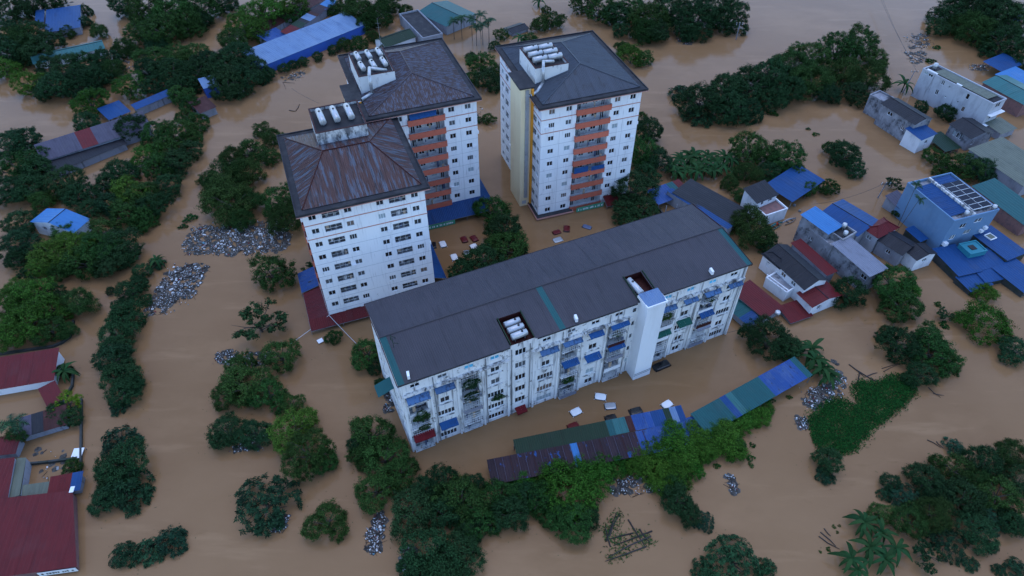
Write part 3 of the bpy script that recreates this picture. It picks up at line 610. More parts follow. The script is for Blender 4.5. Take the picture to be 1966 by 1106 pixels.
for x0, x1, y1 in ((17.9, 21.9, 5.3), (40.9, 44.6, 5.3)):
    m = MB(); m.box(x0, x1, .02, y1, HD - .8, HD - .7)
    m.poly([(x0,.02,HD-.7),(x0,y1,HD-.7),(x0,y1,slope(y1)-.05),(x0,.02,HD+.1)]); m.poly([(x1,.02,HD-.7),(x1,.02,HD+.1),(x1,y1,slope(y1)-.05),(x1,y1,HD-.7)]); m.poly([(x0,y1,HD-.7),(x1,y1,HD-.7),(x1,y1,slope(y1)-.05),(x0,y1,slope(y1)-.05)])
    obj('roof_pit', m, 'brown_sheet', tD)
    m = MB()
    for x in (x0, x1): m.obox(((x, (y1)/2, (slope(0)+slope(y1))/2 + .1)), Vector((.07,0,0)), Vector((0,y1/2,(slope(y1)-slope(0))/2)), Vector((0,0,.1)))
    obj('pit_kerb', m, 'green_sheet', tD)
for k, y in enumerate((4.1, 2.75, 1.4)):
    tank(to_world(OD, AD, 19.95, y, HD - .68), AD + R(2), 2.6, .55, f'{("rear","middle","front")[k]} of three steel tanks in the left roof pit of the slab block', 'tanks in the left roof pit')
tank(to_world(OD, AD, 41.9, 3.0, HD - .68), AD + R(95), 3.6, .6, 'single long white tank in the right roof pit of the slab block', None)
m = MB(); m.box(41.0, 44.5, -2.4, .4, -1, 19.4); sh = obj('lift_shaft', m, 'shaft_paint', tD)
sheets(sh, [(40.9,-2.5,19.42),(44.6,-2.5,19.42),(44.6,.5,19.75),(40.9,.5,19.75)], 'blue_pale', 1.2, .04)
m = MB(); m.box(40.8, 44.7, -2.6, -2.4, 19.05, 19.5); m.box(40.8, 41.0, -2.4, .5, 19.05, 19.5); m.box(44.5, 44.7, -2.4, .5, 19.05, 19.5); obj('shaft_coping', m, 'shaft_paint', sh)
m = MB()
for z in (1.2, 1.6): m.path([(41, -2.45, z), (44.5, -2.45, z + .2)], .03)
obj('cable', m, 'black_iron', sh)
for z in (3.0, 6.3, 9.6, 12.9, 16.2):
    f_, p_ = win_mesh(.8, 1.1, 1); q = put('window', f_, tD, (40.3, -.0, z), 0); put('pane', p_, q, (0, -.02, 0))
for k, (x, y, lb) in enumerate(((1.6, .5, 'leftmost'), (29.4, .4, 'middle'), (55.4, .5, 'rightmost'))):
    t = thing('air_conditioner', f'{lb} white air conditioner at the front eave of the slab block roof', 'air conditioner', to_world(OD, AD, x, y, slope(y) + .03), AD + R(80), 'air conditioners on the slab roof')
    m = MB(); m.box(-.5, .5, -.2, .2, .08, .85); obj('casing', m, 'white_plastic', t)
    m = MB(); m.tube((.12, -.215, .47), (.12, -.2, .47), .3, n=14); obj('fan_grille', m, 'charcoal', t)
    m = MB(); m.box(-.45, -.38, -.22, .22, 0, .08); m.box(.38, .45, -.22, .22, 0, .08); obj('foot', m, 'grey_pipe', t)
m = MB(); m.path([(0,0,0),(0,0,1.1),(0,1.6,1.1),(0,1.6,0)], .04); m.path([(0,0,1.1),(.8,.4,.1)], .04); m.path([(0,1.6,1.1),(.8,1.6,.1)], .04); m.tube((0,0,0),(0,0,2.4),.03)
tag(obj('pipe_frame', m, 'green_sheet', loc=to_world(OD, AD, 1.2, 6.2, slope(6.2)), rz=AD), 'small green pipe frame on the left end of the slab roof', 'frame')

# ---------------------------------------------------------------- houses and sheds in the flood
def frame3(fl, fr, bl, z):
    a, b, c = P(*fl, z), P(*fr, z), P(*bl, z); ux = (b - a); W = ux.length; ux.normalize(); uy = Vector((-ux.y, ux.x, 0)); D = max((c - a).dot(uy), 1.0)
    return Vector((a.x, a.y, 0)), math.atan2(ux.y, ux.x), W, D
def house(name, label, cat, fl, fr, bl, z, roof='shed', rise=.8, wall='grey_render', rmat='blue_sheet', ov=.35, win=(), cols=None, sw=1.4, open_=False, rib=.02, group=None, deck='charcoal', par=.5):
    o, ang, W, D = frame3(fl, fr, bl, z); t = thing(name, label, cat, o, ang, group)
    x0, x1, y0, y1 = -ov, W + ov, -ov, D + ov
    if open_:                                                     # posts only
        for i, (x, y) in enumerate(((.1,.1),(W-.1,.1),(W-.1,D-.1),(.1,D-.1),(W/2,.1),(W/2,D-.1))):
            zz = z - .05 + (rise * y / D if roof == 'shed' else 0); m = MB(); m.box(x-.07, x+.07, y-.07, y+.07, -1, zz); obj('post', m, 'grey_pipe', t)
    else:
        m = MB()
        for f in 'frbl':
            frm = FACES[f][0](W, D); ops = []
            for ww in win:
                if ww[0] != f: continue
                x = ww[1] * frm[3]; ops.append((max(x - ww[3]/2, .1), min(x + ww[3]/2, frm[3]-.1), max(ww[2] - ww[4]/2, .02), min(ww[2] + ww[4]/2, z - .15)))
            wall_face(m, frm, -1, z, ops, .18)
            for a in ops: window(t, frm, FACES[f][1], (a[0]+a[1])/2, a[2], a[1]-a[0], a[3]-a[2], 2 if a[1]-a[0] > .9 else 1)
        if roof == 'gx':
            for x in (0, W): m.poly([(x,0,z),(x,D,z),(x,D/2,z+rise)])
        elif roof == 'gy':
            for y in (0, D): m.poly([(0,y,z),(W,y,z),(W/2,y,z+rise)])
        elif roof == 'shed':
            m.poly([(0,0,z),(0,D,z),(0,D,z+rise)]); m.poly([(W,0,z),(W,D,z+rise),(W,D,z)]); m.poly([(0,D,z),(W,D,z),(W,D,z+rise),(0,D,z+rise)])
        obj('wall', m, wall, t)
    e = z + .04
    if roof == 'shed': sheets(t, [(x0,y0,e-rise*ov/D),(x1,y0,e-rise*ov/D),(x1,y1,e+rise*(1+ov/D)),(x0,y1,e+rise*(1+ov/D))], rmat, sw, rib, cols)
    elif roof == 'shedx': sheets(t, [(x0,y1,e),(x0,y0,e),(x1,y0,e+rise),(x1,y1,e+rise)], rmat, sw, rib, cols)
    elif roof == 'gx':
        k = rise * ov / (D/2); sheets(t, [(x0,y0,e-k),(x1,y0,e-k),(x1,D/2,e+rise),(x0,D/2,e+rise)], rmat, sw, rib, cols); sheets(t, [(x1,y1,e-k),(x0,y1,e-k),(x0,D/2,e+rise),(x1,D/2,e+rise)], rmat, sw, rib, (lambda f: cols(1-f)) if cols else None)
        m = MB(); m.tube((x0,D/2,e+rise+.03),(x1,D/2,e+rise+.03),.09,n=6); obj('ridge_cap', m, 'dark_sheet', t)
    elif roof == 'gy':
        k = rise * ov / (W/2); sheets(t, [(x0,y1,e-k),(x0,y0,e-k),(W/2,y0,e+rise),(W/2,y1,e+rise)], rmat, sw, rib, cols); sheets(t, [(x1,y0,e-k),(x1,y1,e-k),(W/2,y1,e+rise),(W/2,y0,e+rise)], rmat, sw, rib, cols)
        m = MB(); m.tube((W/2,y0,e+rise+.03),(W/2,y1,e+rise+.03),.09,n=6); obj('ridge_cap', m, 'dark_sheet', t)
    elif roof == 'hip':
        i = min(W, D)/2; rg = ((i, D/2, e+rise), (W-i+.01, D/2, e+rise)) if W >= D else ((W/2, i, e+rise), (W/2, D-i+.01, e+rise))
        hip_roof(t, x0, x1, y0, y1, e, rg, rmat, sw, rib)
    elif roof == 'flat':
        m = MB(); m.box(.2, W-.2, .2, D-.2, z-.35, z-.12); obj('roof_deck', m, deck, t)
        m = MB()
        for a in ((-.06, W+.06, -.06, .2), (-.06, W+.06, D-.2, D+.06), (-.06, .2, .2, D-.2), (W-.2, W+.06, .2, D-.2)): m.box(*a, z-.1, z+par)
        obj('parapet', m, wall, t)
    return t, o, ang, W, D
def pick(*st):
    def f(x):
        for lim, m in st:
            if x <= lim: return m
        return st[-1][1]
    return f
WR = lambda f, n, z, w=1.2, h=1.3: tuple((f, (k + .5)/n, z, w, h) for k in range(n))
# -- upper left
house('blue_hut', 'bright blue gable-roofed hut standing among trees at the left edge', 'hut', (61,425), (141,445), (73,398), 3.5, 'gy', 1.3, 'white_wall', 'blue_light', win=(('f',.25,2.2,1,1),('f',.75,2.2,1.2,1.2)), sw=3)
house('blue_house', 'deep blue flat-sloped roof house in the top left corner', 'house', (88,62), (152,52), (80,26), 2.4, 'shed', .8, 'grey_render', 'blue_sheet', sw=2.5)
house('blue_annex', 'small blue lean-to joined to the left of the top left blue house', 'annex', (69,44), (82,42), (66,25), 2.2, 'shed', .6, 'grey_render', 'blue_sheet', sw=2.5)
house('teal_shed', 'long narrow teal-roofed shed in the grove at upper left', 'shed', (65,122), (199,92), (63,106), 2.2, 'gx', .9, 'white_wall', 'teal_pale', win=WR('f', 6, 2.4), sw=2.2)
house('long_workshop', 'long slate-blue workshop roof with a red section, left bank', 'workshop', (83,309), (288,243), (61,289), 3, 'shed', 1.0, 'grey_render', 'blue_grey', cols=pick((.34,'blue_grey'),(.52,'red_sheet'),(1,'blue_grey')), sw=1.8)
house('dark_lean_to', 'dark navy lean-to along the front of the long workshop', 'shed', (96,334), (240,275), (84,311), 1.9, 'shed', .8, 'grey_render', 'dark_sheet', sw=1.8)
house('tarpaulin_shelter', 'blue tarpaulin shelter behind the long slate-blue workshop', 'shelter', (210,229), (248,214), (209,205), 2, 'shed', .5, rmat='blue_sheet', open_=True, sw=2.5)
house('narrow_blue_shed', 'narrow blue roof strip running behind the long workshop', 'shed', (262,209), (330,180), (258,203), 2.2, 'shed', .4, 'grey_render', 'blue_sheet', sw=2.5)
house('blue_cabin', 'small blue cabin with blue walls at the river edge, left of the warehouse', 'cabin', (392,169), (418,162), (382,157), 3.2, 'shed', .7, 'blue_wall', 'blue_pale', sw=2)
house('rusty_boathouse', 'purple-brown corrugated roofs at the end of the long workshop', 'shed', (385,216), (413,205), (377,196), 2.2, 'shed', .6, 'grey_render', 'brown_sheet', sw=1.6)
house('blue_warehouse', 'very long blue warehouse with blue walls, behind the towers at top', 'warehouse', (504,126), (700,47), (477,100), 2.9, 'shed', .7, 'blue_wall', 'blue_pale', sw=2.0)
house('patchwork_shed', 'long narrow patchwork shed roof in red, green and blue behind the warehouse', 'shed', (556,67), (646,3), (546,61), 2.4, 'shed', .5, 'grey_render', 'brown_sheet', cols=pick((.12,'red_sheet'),(.2,'maroon'),(.3,'green_sheet'),(.36,'teal_pale'),(.42,'dark_sheet'),(.52,'blue_pale'),(.62,'brown_sheet'),(.8,'rust_sheet'),(1,'blue_light')), sw=1.8)
house('crumpled_blue_shed', 'small crumpled blue roof touching the back of the long warehouse', 'shed', (518,82), (551,68), (505,68), 2.2, 'shed', .6, 'grey_render', 'blue_worn', sw=1.6)
house('dark_long_shed', 'long dark brown roof between the patchwork shed and bright trees', 'shed', (512,60), (632,-6), (496,47), 2, 'shed', .8, 'grey_render', 'brown_sheet', sw=1.8)
house('teal_cottage', 'teal-roofed cottage half hidden behind the rear tower', 'cottage', (741,90), (797,70), (727,74), 2.6, 'gx', 1.3, 'white_wall', 'green_sheet', sw=2)
house('flat_roof_house', 'dark flat-roofed house between two teal roofs at top centre', 'house', (812,75), (850,66), (768,28), 3.2, 'flat', wall='grey_render', deck='charcoal', par=.4)
house('teal_hall', 'large dark teal roof at the top edge behind the rear tower', 'hall', (857,50), (913,27), (804,23), 3, 'gy', 1.2, 'grey_render', 'teal_sheet', sw=2.4)
house('drowned_hut', 'small dark roof barely above water at top centre', 'hut', (984,64), (1014,54), (977,51), 1.0, 'gx', .6, 'grey_render', 'dark_sheet', sw=1.6)
# -- upper right
t, o, an, W, D = house('white_house', 'tall pale three-storey house with grey-green roof, upper right', 'house', (1907,201), (1932,191), (1803,122), 8, 'flat', wall='pale_wall', deck='charcoal', par=.35,
    win=(('l',.13,8.1,1.3,2.0),('l',.06,8.1,1.1,2.0),('l',.32,7.3,.9,1.5),('l',.30,4.2,.9,1.4),('l',.42,7.0,.6,.5),('l',.43,4.2,.6,.5),('l',.68,6.9,.9,1.5),('l',.70,3.4,.9,1.4),('l',.60,4.5,.5,.5),('f',.5,7.3,2.0,1.6),('f',.5,4,2.0,1.6)))
sheets(t, [(W-.5, D*.10, 8.2), (W-.5, D*.86, 8.2), (.5, D*.86, 8.42), (.5, D*.10, 8.42)], 'grey_teal', 1.6)
m = MB(); m.box(-.2, W+.2, -1.2, -.07, 5.0, 5.15); m.box(-.2, W+.2, -1.2, -.07, 2.2, 2.35); obj('balcony', m, 'white_wall', t)
m = MB(); m.box(.1, .5, D*.8, D*.95, 8.36, 8.6); m.box(.1, .5, D*.45, D*.52, 8.44, 8.66); obj('roof_vent', m, 'white_plastic', t)
standing_tank(to_world(o, an, W*.5, D*.93, 7.9), .55, 1.3, 'steel tank on the far end of the pale three-storey house')
house('weathered_house', 'weathered concrete house with dark roof beside the bamboo grove', 'house', (1757,238), (1789,228), (1703,196), 6, 'gy', .9, 'concrete', 'dark_sheet', win=(('l',.75,3.2,1.0,1.1),('l',.3,4.7,1.6,1)), sw=1.6)
house('blue_porch', 'white-fronted porch with small blue roof on the weathered concrete house', 'porch', (1769,268), (1797,256), (1757,244), 4.1, 'shed', .6, 'white_wall', 'blue_sheet', win=(('f',.5,2.5,1.2,1.1),), sw=1.6)
house('concrete_annex', 'roofless grey concrete annex at the back of the weathered house', 'annex', (1703,200), (1722,192), (1674,181), 5.2, 'flat', wall='concrete', deck='concrete', par=.3)
house('grey_bungalow', 'small grey bungalow with dark roof in front of the pale house', 'bungalow', (1865,265), (1908,254), (1828,238), 3.8, 'gy', 1.0, 'concrete', 'dark_sheet', win=(('l',.3,2.4,.6,1.4),('l',.45,2.4,.6,1.4),('l',.6,2.4,.6,1.4),('f',.2,2.2,1.0,1.4)), sw=1.6)
house('teal_awning_shed', 'low dark teal shelter beside the small grey bungalow', 'shelter', (1815,290), (1843,283), (1796,259), 1.3, 'shed', .4, rmat='green_sheet', open_=True, sw=2)
house('teal_house', 'teal-roofed house at the right edge behind the bungalow', 'house', (1966,200), (2012,186), (1907,153), 4, 'gy', .9, 'brick_floor', 'teal_pale', sw=2)
t, o, an, W, D = house('grey_green_hall', 'wide grey-green roof at the right edge below the pale house', 'hall', (1966,357), (2030,332), (1885,283), 3.4, 'shed', .8, 'grey_render', 'grey_teal', sw=2.2)
house('teal_hall', 'teal sloping roof at the right edge beside the light blue house', 'hall', (1968,432), (2010,416), (1886,357), 3.2, 'shed', .8, 'brick_floor', 'teal_sheet', sw=2.2)
house('small_teal_shed', 'small pale teal roof right of the grey bungalow', 'shed', (1922,256), (1950,246), (1903,234), 2, 'shed', .4, 'grey_render', 'grey_teal', sw=1.8)
house('blue_canopy', 'bright blue canopy roof behind the pale house at the right edge', 'canopy', (1925,138), (1963,122), (1895,119), 2.4, 'shed', .5, rmat='blue_sheet', open_=True, sw=2.2)
house('light_blue_canopy', 'lighter blue roof beside the bright blue canopy, right edge', 'canopy', (1955,166), (1992,151), (1922,142), 3, 'shed', .4, 'grey_render', 'blue_light', sw=2.2)
house('grey_shed', 'pale grey roof among dark trees in the top right corner', 'shed', (1942,33), (1975,22), (1935,24), 2.5, 'shed', .4, 'blue_wall', 'corr_blue', sw=2)
# light blue town house with solar panels
BH = 8.4
t, o, an, W, D = house('light_blue_house', 'tall light blue house with solar panels on its blue roof', 'house', (1831,427), (1917,405), (1762,349), BH, 'flat', wall='sky_wall', deck='concrete', par=.5,
    win=(('f',.3,6.5,1.6,1.2),('f',.62,7.0,2.0,1.1),('f',.2,3.6,1.4,1.3),('f',.5,4.2,1.8,1.2)))
sheets(t, [(.25, D*.88, BH+.05), (.25, D*.12, BH+.05), (W*.43, D*.12, BH+.35), (W*.43, D*.88, BH+.35)], 'blue_sheet', 1.6)
sheets(t, [(W*.5, D*.97, BH+.1), (W*.5, D*.80, BH+.1), (W*.93, D*.80, BH+.3), (W*.93, D*.97, BH+.3)], 'blue_sheet', 1.6)
m = MB(); m.box(W*.44, W*.48, .2, D-.2, BH-.1, BH+.8); obj('parapet', m, 'grimy_white', t)
for i in range(2):
    for j in range(6):
        m = MB(); x0 = W*.515 + i*W*.215; y0 = D*.10 + j*D*.113; m.obox((x0 + W*.1, y0 + D*.053, BH+.75), Vector((W*.1,0,.05)), Vector((0,D*.0515,0)), Vector((0,0,.03))); q = obj('solar_panel', m, 'solar', t)
        m = MB(); a, b = x0, x0 + W*.2; m.box(a-.04, a, y0, y0+D*.106, BH+.64, BH+.76); m.box(b, b+.04, y0, y0+D*.106, BH+.74, BH+.86); m.box(a, b, y0-.05, y0, BH+.66, BH+.86); obj('panel_frame', m, 'alu', q)
m = MB()
for j in range(4):
    for x in (W*.52, W*.73, W*.93): m.box(x-.04, x+.04, D*(.12+j*.2)-.04, D*(.12+j*.2)+.04, BH-.13, BH+.66)
obj('panel_stand', m, 'grey_pipe', t)
m = MB(); m.box(W*.02, W*.10, -.8, -.02, 2.2, 3.0); m.box(W*.80, W*.86, -.7, -.02, 3.4, 4.0); m.box(W*.86, W*.92, -.7, -.02, 4.1, 4.7); obj('condenser', m, 'white_plastic', t)
standing_tank(to_world(o, an, W*.33, D*.07, BH-.1), .42, .8, 'steel tank on the left front corner of the light blue house')
standing_tank(to_world(o, an, W*.93, D*.05, BH-.1), .42, .8, 'steel tank on the right front corner of the light blue house')
for nm, lb, a, b, c, z in (('blue_shed','leftmost deep blue low roof in front of the light blue house',(1841,530),(1885,520),(1806,477),1.8),
        ('blue_shed','lowest deep blue roof, nearest the water, in front of the light blue house',(1864,560),(1906,546),(1843,532),1.1),
        ('blue_shed','deep blue roof below the turquoise canopy',(1893,543),(1946,531),(1884,520),1.3),
        ('blue_shed','deep blue roof at right of the turquoise canopy, with a white-edged skylight',(1934,500),(1972,484),(1888,441),2.2),
        ('blue_shed','deep blue roof cut by the right edge of the picture, below the skylight',(1966,562),(2010,542),(1929,507),1.4),
        ('blue_shed','thin blue roof strip between the dark-roofed house and light blue house',(1767,464),(1782,458),(1742,441),2.2)):
    tt, oo, aa, ww, dd = house(nm, lb, 'shed', a, b, c, z, 'shed', .35, 'wet_wall', 'blue_sheet', ov=.15, sw=1.8, group='deep blue roofs round the light blue house')
    if 'white-edged' in lb:
        m = MB()
        for q in ((.3,.6,.62,.64),(.3,.6,.80,.82),(.3,.32,.64,.80),(.58,.6,.64,.80)): m.box(ww*q[0], ww*q[1], dd*q[2], dd*q[3], z+.3, z+.55)
        obj('skylight_frame', m, 'white_plastic', tt); m = MB(); m.box(ww*.33, ww*.57, dd*.65, dd*.79, z+.33, z+.47); obj('skylight_pane', m, 'grey_teal', tt)
house('blue_shed', 'middle deep blue roof joining the two lower ones', 'shed', (1886,518), (1930,506), (1864,487), 1.7, 'shed', .3, 'wet_wall', 'blue_sheet', ov=.15, sw=1.8, group='deep blue roofs round the light blue house')
t, o, an, W, D = house('turquoise_canopy', 'turquoise canopy with a dark roof light, before the light blue house', 'canopy', (1864,488), (1896,481), (1846,467), 3.2, 'flat', wall='turquoise', deck='turquoise', par=.05)
m = MB(); m.box(W*.3, W*.62, D*.3, D*.7, 3.09, 3.2); obj('roof_light', m, 'charcoal', t)
house('blue_grey_lean_to', 'slate-blue lean-to behind the light blue house', 'shed', (1730,402), (1750,392), (1712,377), 2.2, 'shed', .8, 'grey_render', 'blue_grey', sw=1.8)
# -- right middle
house('red_roof_house', 'grey house with small dark red hip roof, left of the dark roofs', 'house', (1685,456), (1722,437), (1660,439), 4.4, 'hip', 1.2, 'pale_wall', 'maroon', win=(('l',.5,3.1,1.2,1),('f',.3,3.1,1.0,0.98)), sw=1.4)
house('dark_roof_house', 'grey house with dark gable roof between red hip roof and white front', 'house', (1732,488), (1760,469), (1692,458), 3.6, 'gy', .9, 'grey_render', 'dark_sheet', win=(('l',.5,2.2,1,0.9),), sw=1.5)
house('white_gable_house', 'white-fronted dark-roofed block with one window, beside blue strip', 'house', (1761,498), (1797,486), (1744,479), 3.5, 'gy', .8, 'white_wall', 'dark_sheet', win=(('f',.5,2.4,1.2,0.9),), sw=1.5)
house('concrete_house', 'long mouldy concrete house with blue roofs on top, right of slab block', 'house', (1669,530), (1699,516), (1541,424), 4.8, 'flat', wall='concrete', deck='concrete', par=.3, win=(('l',.95,3.7,1.4,1),('l',.2,3,1,0.9)))
house('light_blue_penthouse', 'light blue roof on the far end of the mouldy concrete house', 'roof', (1590,448), (1615,433), (1552,409), 6.6, 'shed', .4, 'concrete', 'blue_light', sw=2)
house('royal_blue_house', 'broad royal blue roof behind the mouldy concrete house', 'roof', (1646,452), (1688,425), (1594,400), 4.4, 'gy', .7, 'grey_render', 'blue_sheet', sw=2.4)
t, o, an, W, D = house('roof_terrace', 'dark roof terrace with two tanks on the mouldy concrete house', 'terrace', (1618,462), (1644,447), (1594,447), 6, 'flat', wall='concrete', deck='charcoal', par=.3)
standing_tank(to_world(o, an, W*.35, D*.25, 5.9), .45, .8, 'front steel tank on the dark terrace of the mouldy concrete house')
standing_tank(to_world(o, an, W*.75, D*.8, 5.9), .45, .9, 'rear steel tank on the dark terrace of the mouldy concrete house')
house('corrugated_shelter', 'pale corrugated blue-grey roof on the near end of the mouldy concrete house', 'roof', (1670,529), (1701,515), (1618,464), 5.4, 'shed', .5, rmat='corr_blue', open_=True, sw=1.2, rib=.07)
# villa
house('villa', 'white villa with navy roof and front balcony, right of the slab block', 'villa', (1545,554), (1587,537), (1500,476), 4.4, 'gy', 1.3, 'white_wall', 'dark_sheet', win=(('l',.1,3.4,1.0,1.2),('l',.22,3.4,1.0,1.2),('l',.5,3.2,1.2,1),('l',.75,3.2,1.2,1)), sw=1.5)
t, o, an, W, D = house('villa_porch', 'white columned porch wing with navy roof at the far end of villa', 'porch', (1497,515), (1512,508), (1470,487), 3.8, 'hip', 1.1, 'white_wall', 'dark_sheet', win=(('l',.4,2.5,1.0,1.2),), sw=1.5)
house('red_roofed_wing', 'white wing with dark red roof at the near end of the villa', 'wing', (1560,588), (1613,566), (1542,560), 2.9, 'gy', .7, 'white_wall', 'maroon', win=(('f',.3,1.6,.9,1.2),), sw=1.5)
house('narrow_red_shed', 'long dark red roof between the villa and the mouldy concrete house', 'shed', (1588,527), (1604,520), (1518,472), 3.2, 'shed', .5, 'grey_render', 'maroon', sw=1.6)
t, o, an, W, D = house('balcony_terrace', 'grey balcony terrace with white railings along the villa front', 'terrace', (1510,563), (1531,550), (1484,526), 2.4, 'flat', wall='white_wall', deck='concrete', par=.25)
for k in range(7): m = MB(); m.box(-.04, .06, D*k/6 - .04, D*k/6 + .04, 2.66, 3.3); obj('baluster', m, 'white_wall', t)
m = MB(); m.box(-.08, .1, -.05, D+.05, 3.3, 3.4); obj('handrail', m, 'white_wall', t)
house('long_red_shed', 'long dark red roof against the right end of the slab block', 'shed', (1468,610), (1500,589), (1427,551), 2.2, 'shed', .5, 'grey_render', 'maroon', sw=1.6)
house('teal_blue_shed', 'narrow teal and blue roof strip between slab block and red roof', 'shed', (1437,624), (1456,614), (1411,580), 1.6, 'shedx', .4, 'grey_render', 'blue_sheet', cols=pick((.5,'teal_sheet'),(1,'blue_sheet')), sw=1.4)
house('red_low_terrace', 'low dark red corrugated roof at the water, before the villa', 'shed', (1519,618), (1557,605), (1498,592), 0.7, 'shed', .4, 'grey_render', 'maroon', sw=1.3)
standing_tank(P(1491,606,2.4), .5, .6, 'round steel tank at the corner of the long dark red roof')
# -- behind the slab block, right
house('tarpaulin_shelter', 'sagging bright blue tarpaulin roof beside two round trees', 'roof', (1521,386), (1580,346), (1490,346), 2.4, 'shed', .5, rmat='blue_sheet', open_=True, sw=3)
t, o, an, W, D = house('pavilion', 'small dark-roofed pavilion with white wall above a rooftop terrace', 'pavilion', (1454,389), (1492,373), (1447,362), 4.6, 'shed', .9, 'white_wall', 'dark_sheet', win=(('f',.3,3.8,.8,1.2),('f',.7,3.8,1.2,0.92)), sw=1.5)
t, o, an, W, D = house('rooftop_terrace', 'red-floored rooftop terrace with white parapet and pot plants', 'terrace', (1470,416), (1512,402), (1452,395), 2.8, 'flat', wall='white_wall', deck='brick_floor', par=.35)
house('dark_shed', 'wide black-roofed shed behind the right end of the slab block', 'shed', (1402,431), (1434,404), (1330,346), 2.8, 'shed', .5, 'grey_render', 'dark_sheet', sw=1.8)
house('thin_blue_shed', 'long thin blue roof along the black-roofed shed', 'shed', (1397,440), (1406,434), (1311,350), 3, 'shed', .15, 'grey_render', 'blue_sheet', ov=.1, sw=1.4)
house('yard_shelter', 'blue roof with red corner over the yard behind the slab block', 'shed', (1265,391), (1325,369), (1252,367), 2, 'shed', .4, rmat='blue_worn', open_=True, cols=pick((.68,'blue_worn'),(.85,'teal_sheet'),(1,'maroon')), sw=2)
# -- lower left compound
house('red_bungalow', 'long dark red roof with white wall at the left edge', 'bungalow', (-40,752), (100,728), (-44,704), 1.9, 'shed', 1.0, 'white_wall', 'maroon', sw=2)
house('red_gatehouse', 'narrow dark red roof standing end-on right of the long red bungalow', 'shed', (94,779), (119,766), (102,738), 1.5, 'shed', .3, 'grey_render', 'maroon', sw=1.6)
house('purple_shed', 'dark purple roofs below the bright green tree at left', 'shed', (42,838), (125,813), (40,810), 1.5, 'shed', .6, 'grey_render', 'brown_sheet', cols=pick((.25,'blue_grey'),(.6,'dark_sheet'),(1,'brown_sheet')), sw=2)
house('small_red_shed', 'small dark red roof at the left edge below the palm', 'shed', (-30,874), (27,868), (-32,849), 1.6, 'shed', .4, 'grey_render', 'maroon', sw=1.8)
def quad_shed(name, label, cat, px, z, rise, wall, rmat, sw):
    """building on a skewed plot: its four eave corners in the survey"""
    c = [P(*q, z) for q in px]; o = Vector((c[0].x, c[0].y, 0)); t = thing(name, label, cat, o); q = [v - o for v in c]; up = [0, 0, rise, rise]
    top = [v + Vector((0, 0, up[k])) for k, v in enumerate(q)]; n = q[1] - q[0]; ctr = sum(q, Vector()) / 4
    m = MB(); ins = [ctr + (v - ctr) * .965 for v in q]
    for k in range(4): a, b = ins[k], ins[(k+1) % 4]; m.poly([(a.x,a.y,-1),(b.x,b.y,-1),(b.x,b.y,z+up[(k+1)%4]-.06),(a.x,a.y,z+up[k]-.06)])
    obj('wall', m, wall, t); sheets(t, top, rmat, sw, .02); return t, o, n
quad_shed('red_house', 'dark red roof at the left edge above the big red hall', 'house', ((-40,963),(15,957),(32,881),(-40,889)), 2.0, .5, 'grey_render', 'maroon', 1.8)
quad_shed('grey_corrugated_shed', 'narrow grey corrugated roof between red roofs at lower left', 'shed', ((16.5,957),(39,951),(52,880),(34,881)), 1.7, .25, 'grey_render', 'grey_teal', 1.2)
house('red_blue_shed', 'small red and blue roof behind the big red hall', 'shed', (95,948), (150,938), (106,920), 1.4, 'shed', .3, 'grey_render', 'blue_sheet', cols=pick((.5,'red_sheet'),(1,'blue_sheet')), sw=1.6)
house('olive_shed', 'low olive-grey flat roof between grey strip and red hall', 'shed', (22,956), (96,946), (36,938), 1.3, 'shed', .2, 'grey_render', 'grey_teal', sw=2)
t, o, n = quad_shed('red_hall', 'big dark red roof hall in the lower left corner with white signboard', 'hall', ((-60,1117),(147,1088),(143,945),(-60,968)), 1.5, .6, 'brick_floor', 'maroon', 2.2)
sg = banner(t, n * .80 + n.normalized().cross(Vector((0,0,1))) * .05 + Vector((0,0,.25)), math.atan2(n.y, n.x), n.length * .36, 1.0, 'banner_white', 5, 'white signboard with faint dark handwriting'); sg.children[0].data.materials[0] = MAT['ink']
# perimeter walls of the compound
def low_wall(pts, label, h=.5):
    t = thing('boundary_enclosure', label, 'wall', P(*pts[0]))
    for a, b in zip(pts, pts[1:]):
        p, q = P(*a), P(*b); d = (q - p); L = d.length; m = MB(); m.box(0, L, -.12, .12, -1, h); m.box(-.05, L + .05, -.17, .17, h, h + .1)
        obj('wall_run', m, 'wet_wall', t, p - P(*pts[0]), math.atan2(d.y, d.x))
low_wall([(158,768), (157,888)], 'dark straight boundary wall right of the compound at lower left')
low_wall([(56,893), (95,889), (150,882)], 'low dark boundary wall across the compound at lower left')
low_wall([(157,890), (154,940)], 'short boundary wall behind the big red hall')
low_wall([(0,682), (104,667), (120,660), (136,648), (143,618)], 'curved boundary wall above the long red bungalow')
low_wall([(127,766), (140,743), (143,712)], 'curved low wall beside the red gatehouse')
low_wall([(1250,393), (1268,408), (1284,432)], 'low yard wall behind the slab block', .7)
def board(name, label, cat, quad, z, mt):
    o, an, W, D = frame3(*quad, z); m = MB(); m.box(0, W, 0, D, -.05, .05); return tag(obj(name, m, mt, loc=(o.x, o.y, z), rz=an), label, cat)
board('white_board', 'white sheet lying in the lower left compound', 'board', ((135,881),(155,879),(137,862)), .5, 'white_plastic')
board('white_box', 'small white box on the corner of the big red hall roof', 'panel', ((132,946),(140,945),(133,939)), 2.9, 'white_plastic')
board('white_crate', 'white box floating at the bank left of the blue warehouse', 'box', ((457,181),(470,178),(455,174)), .5, 'white_plastic')
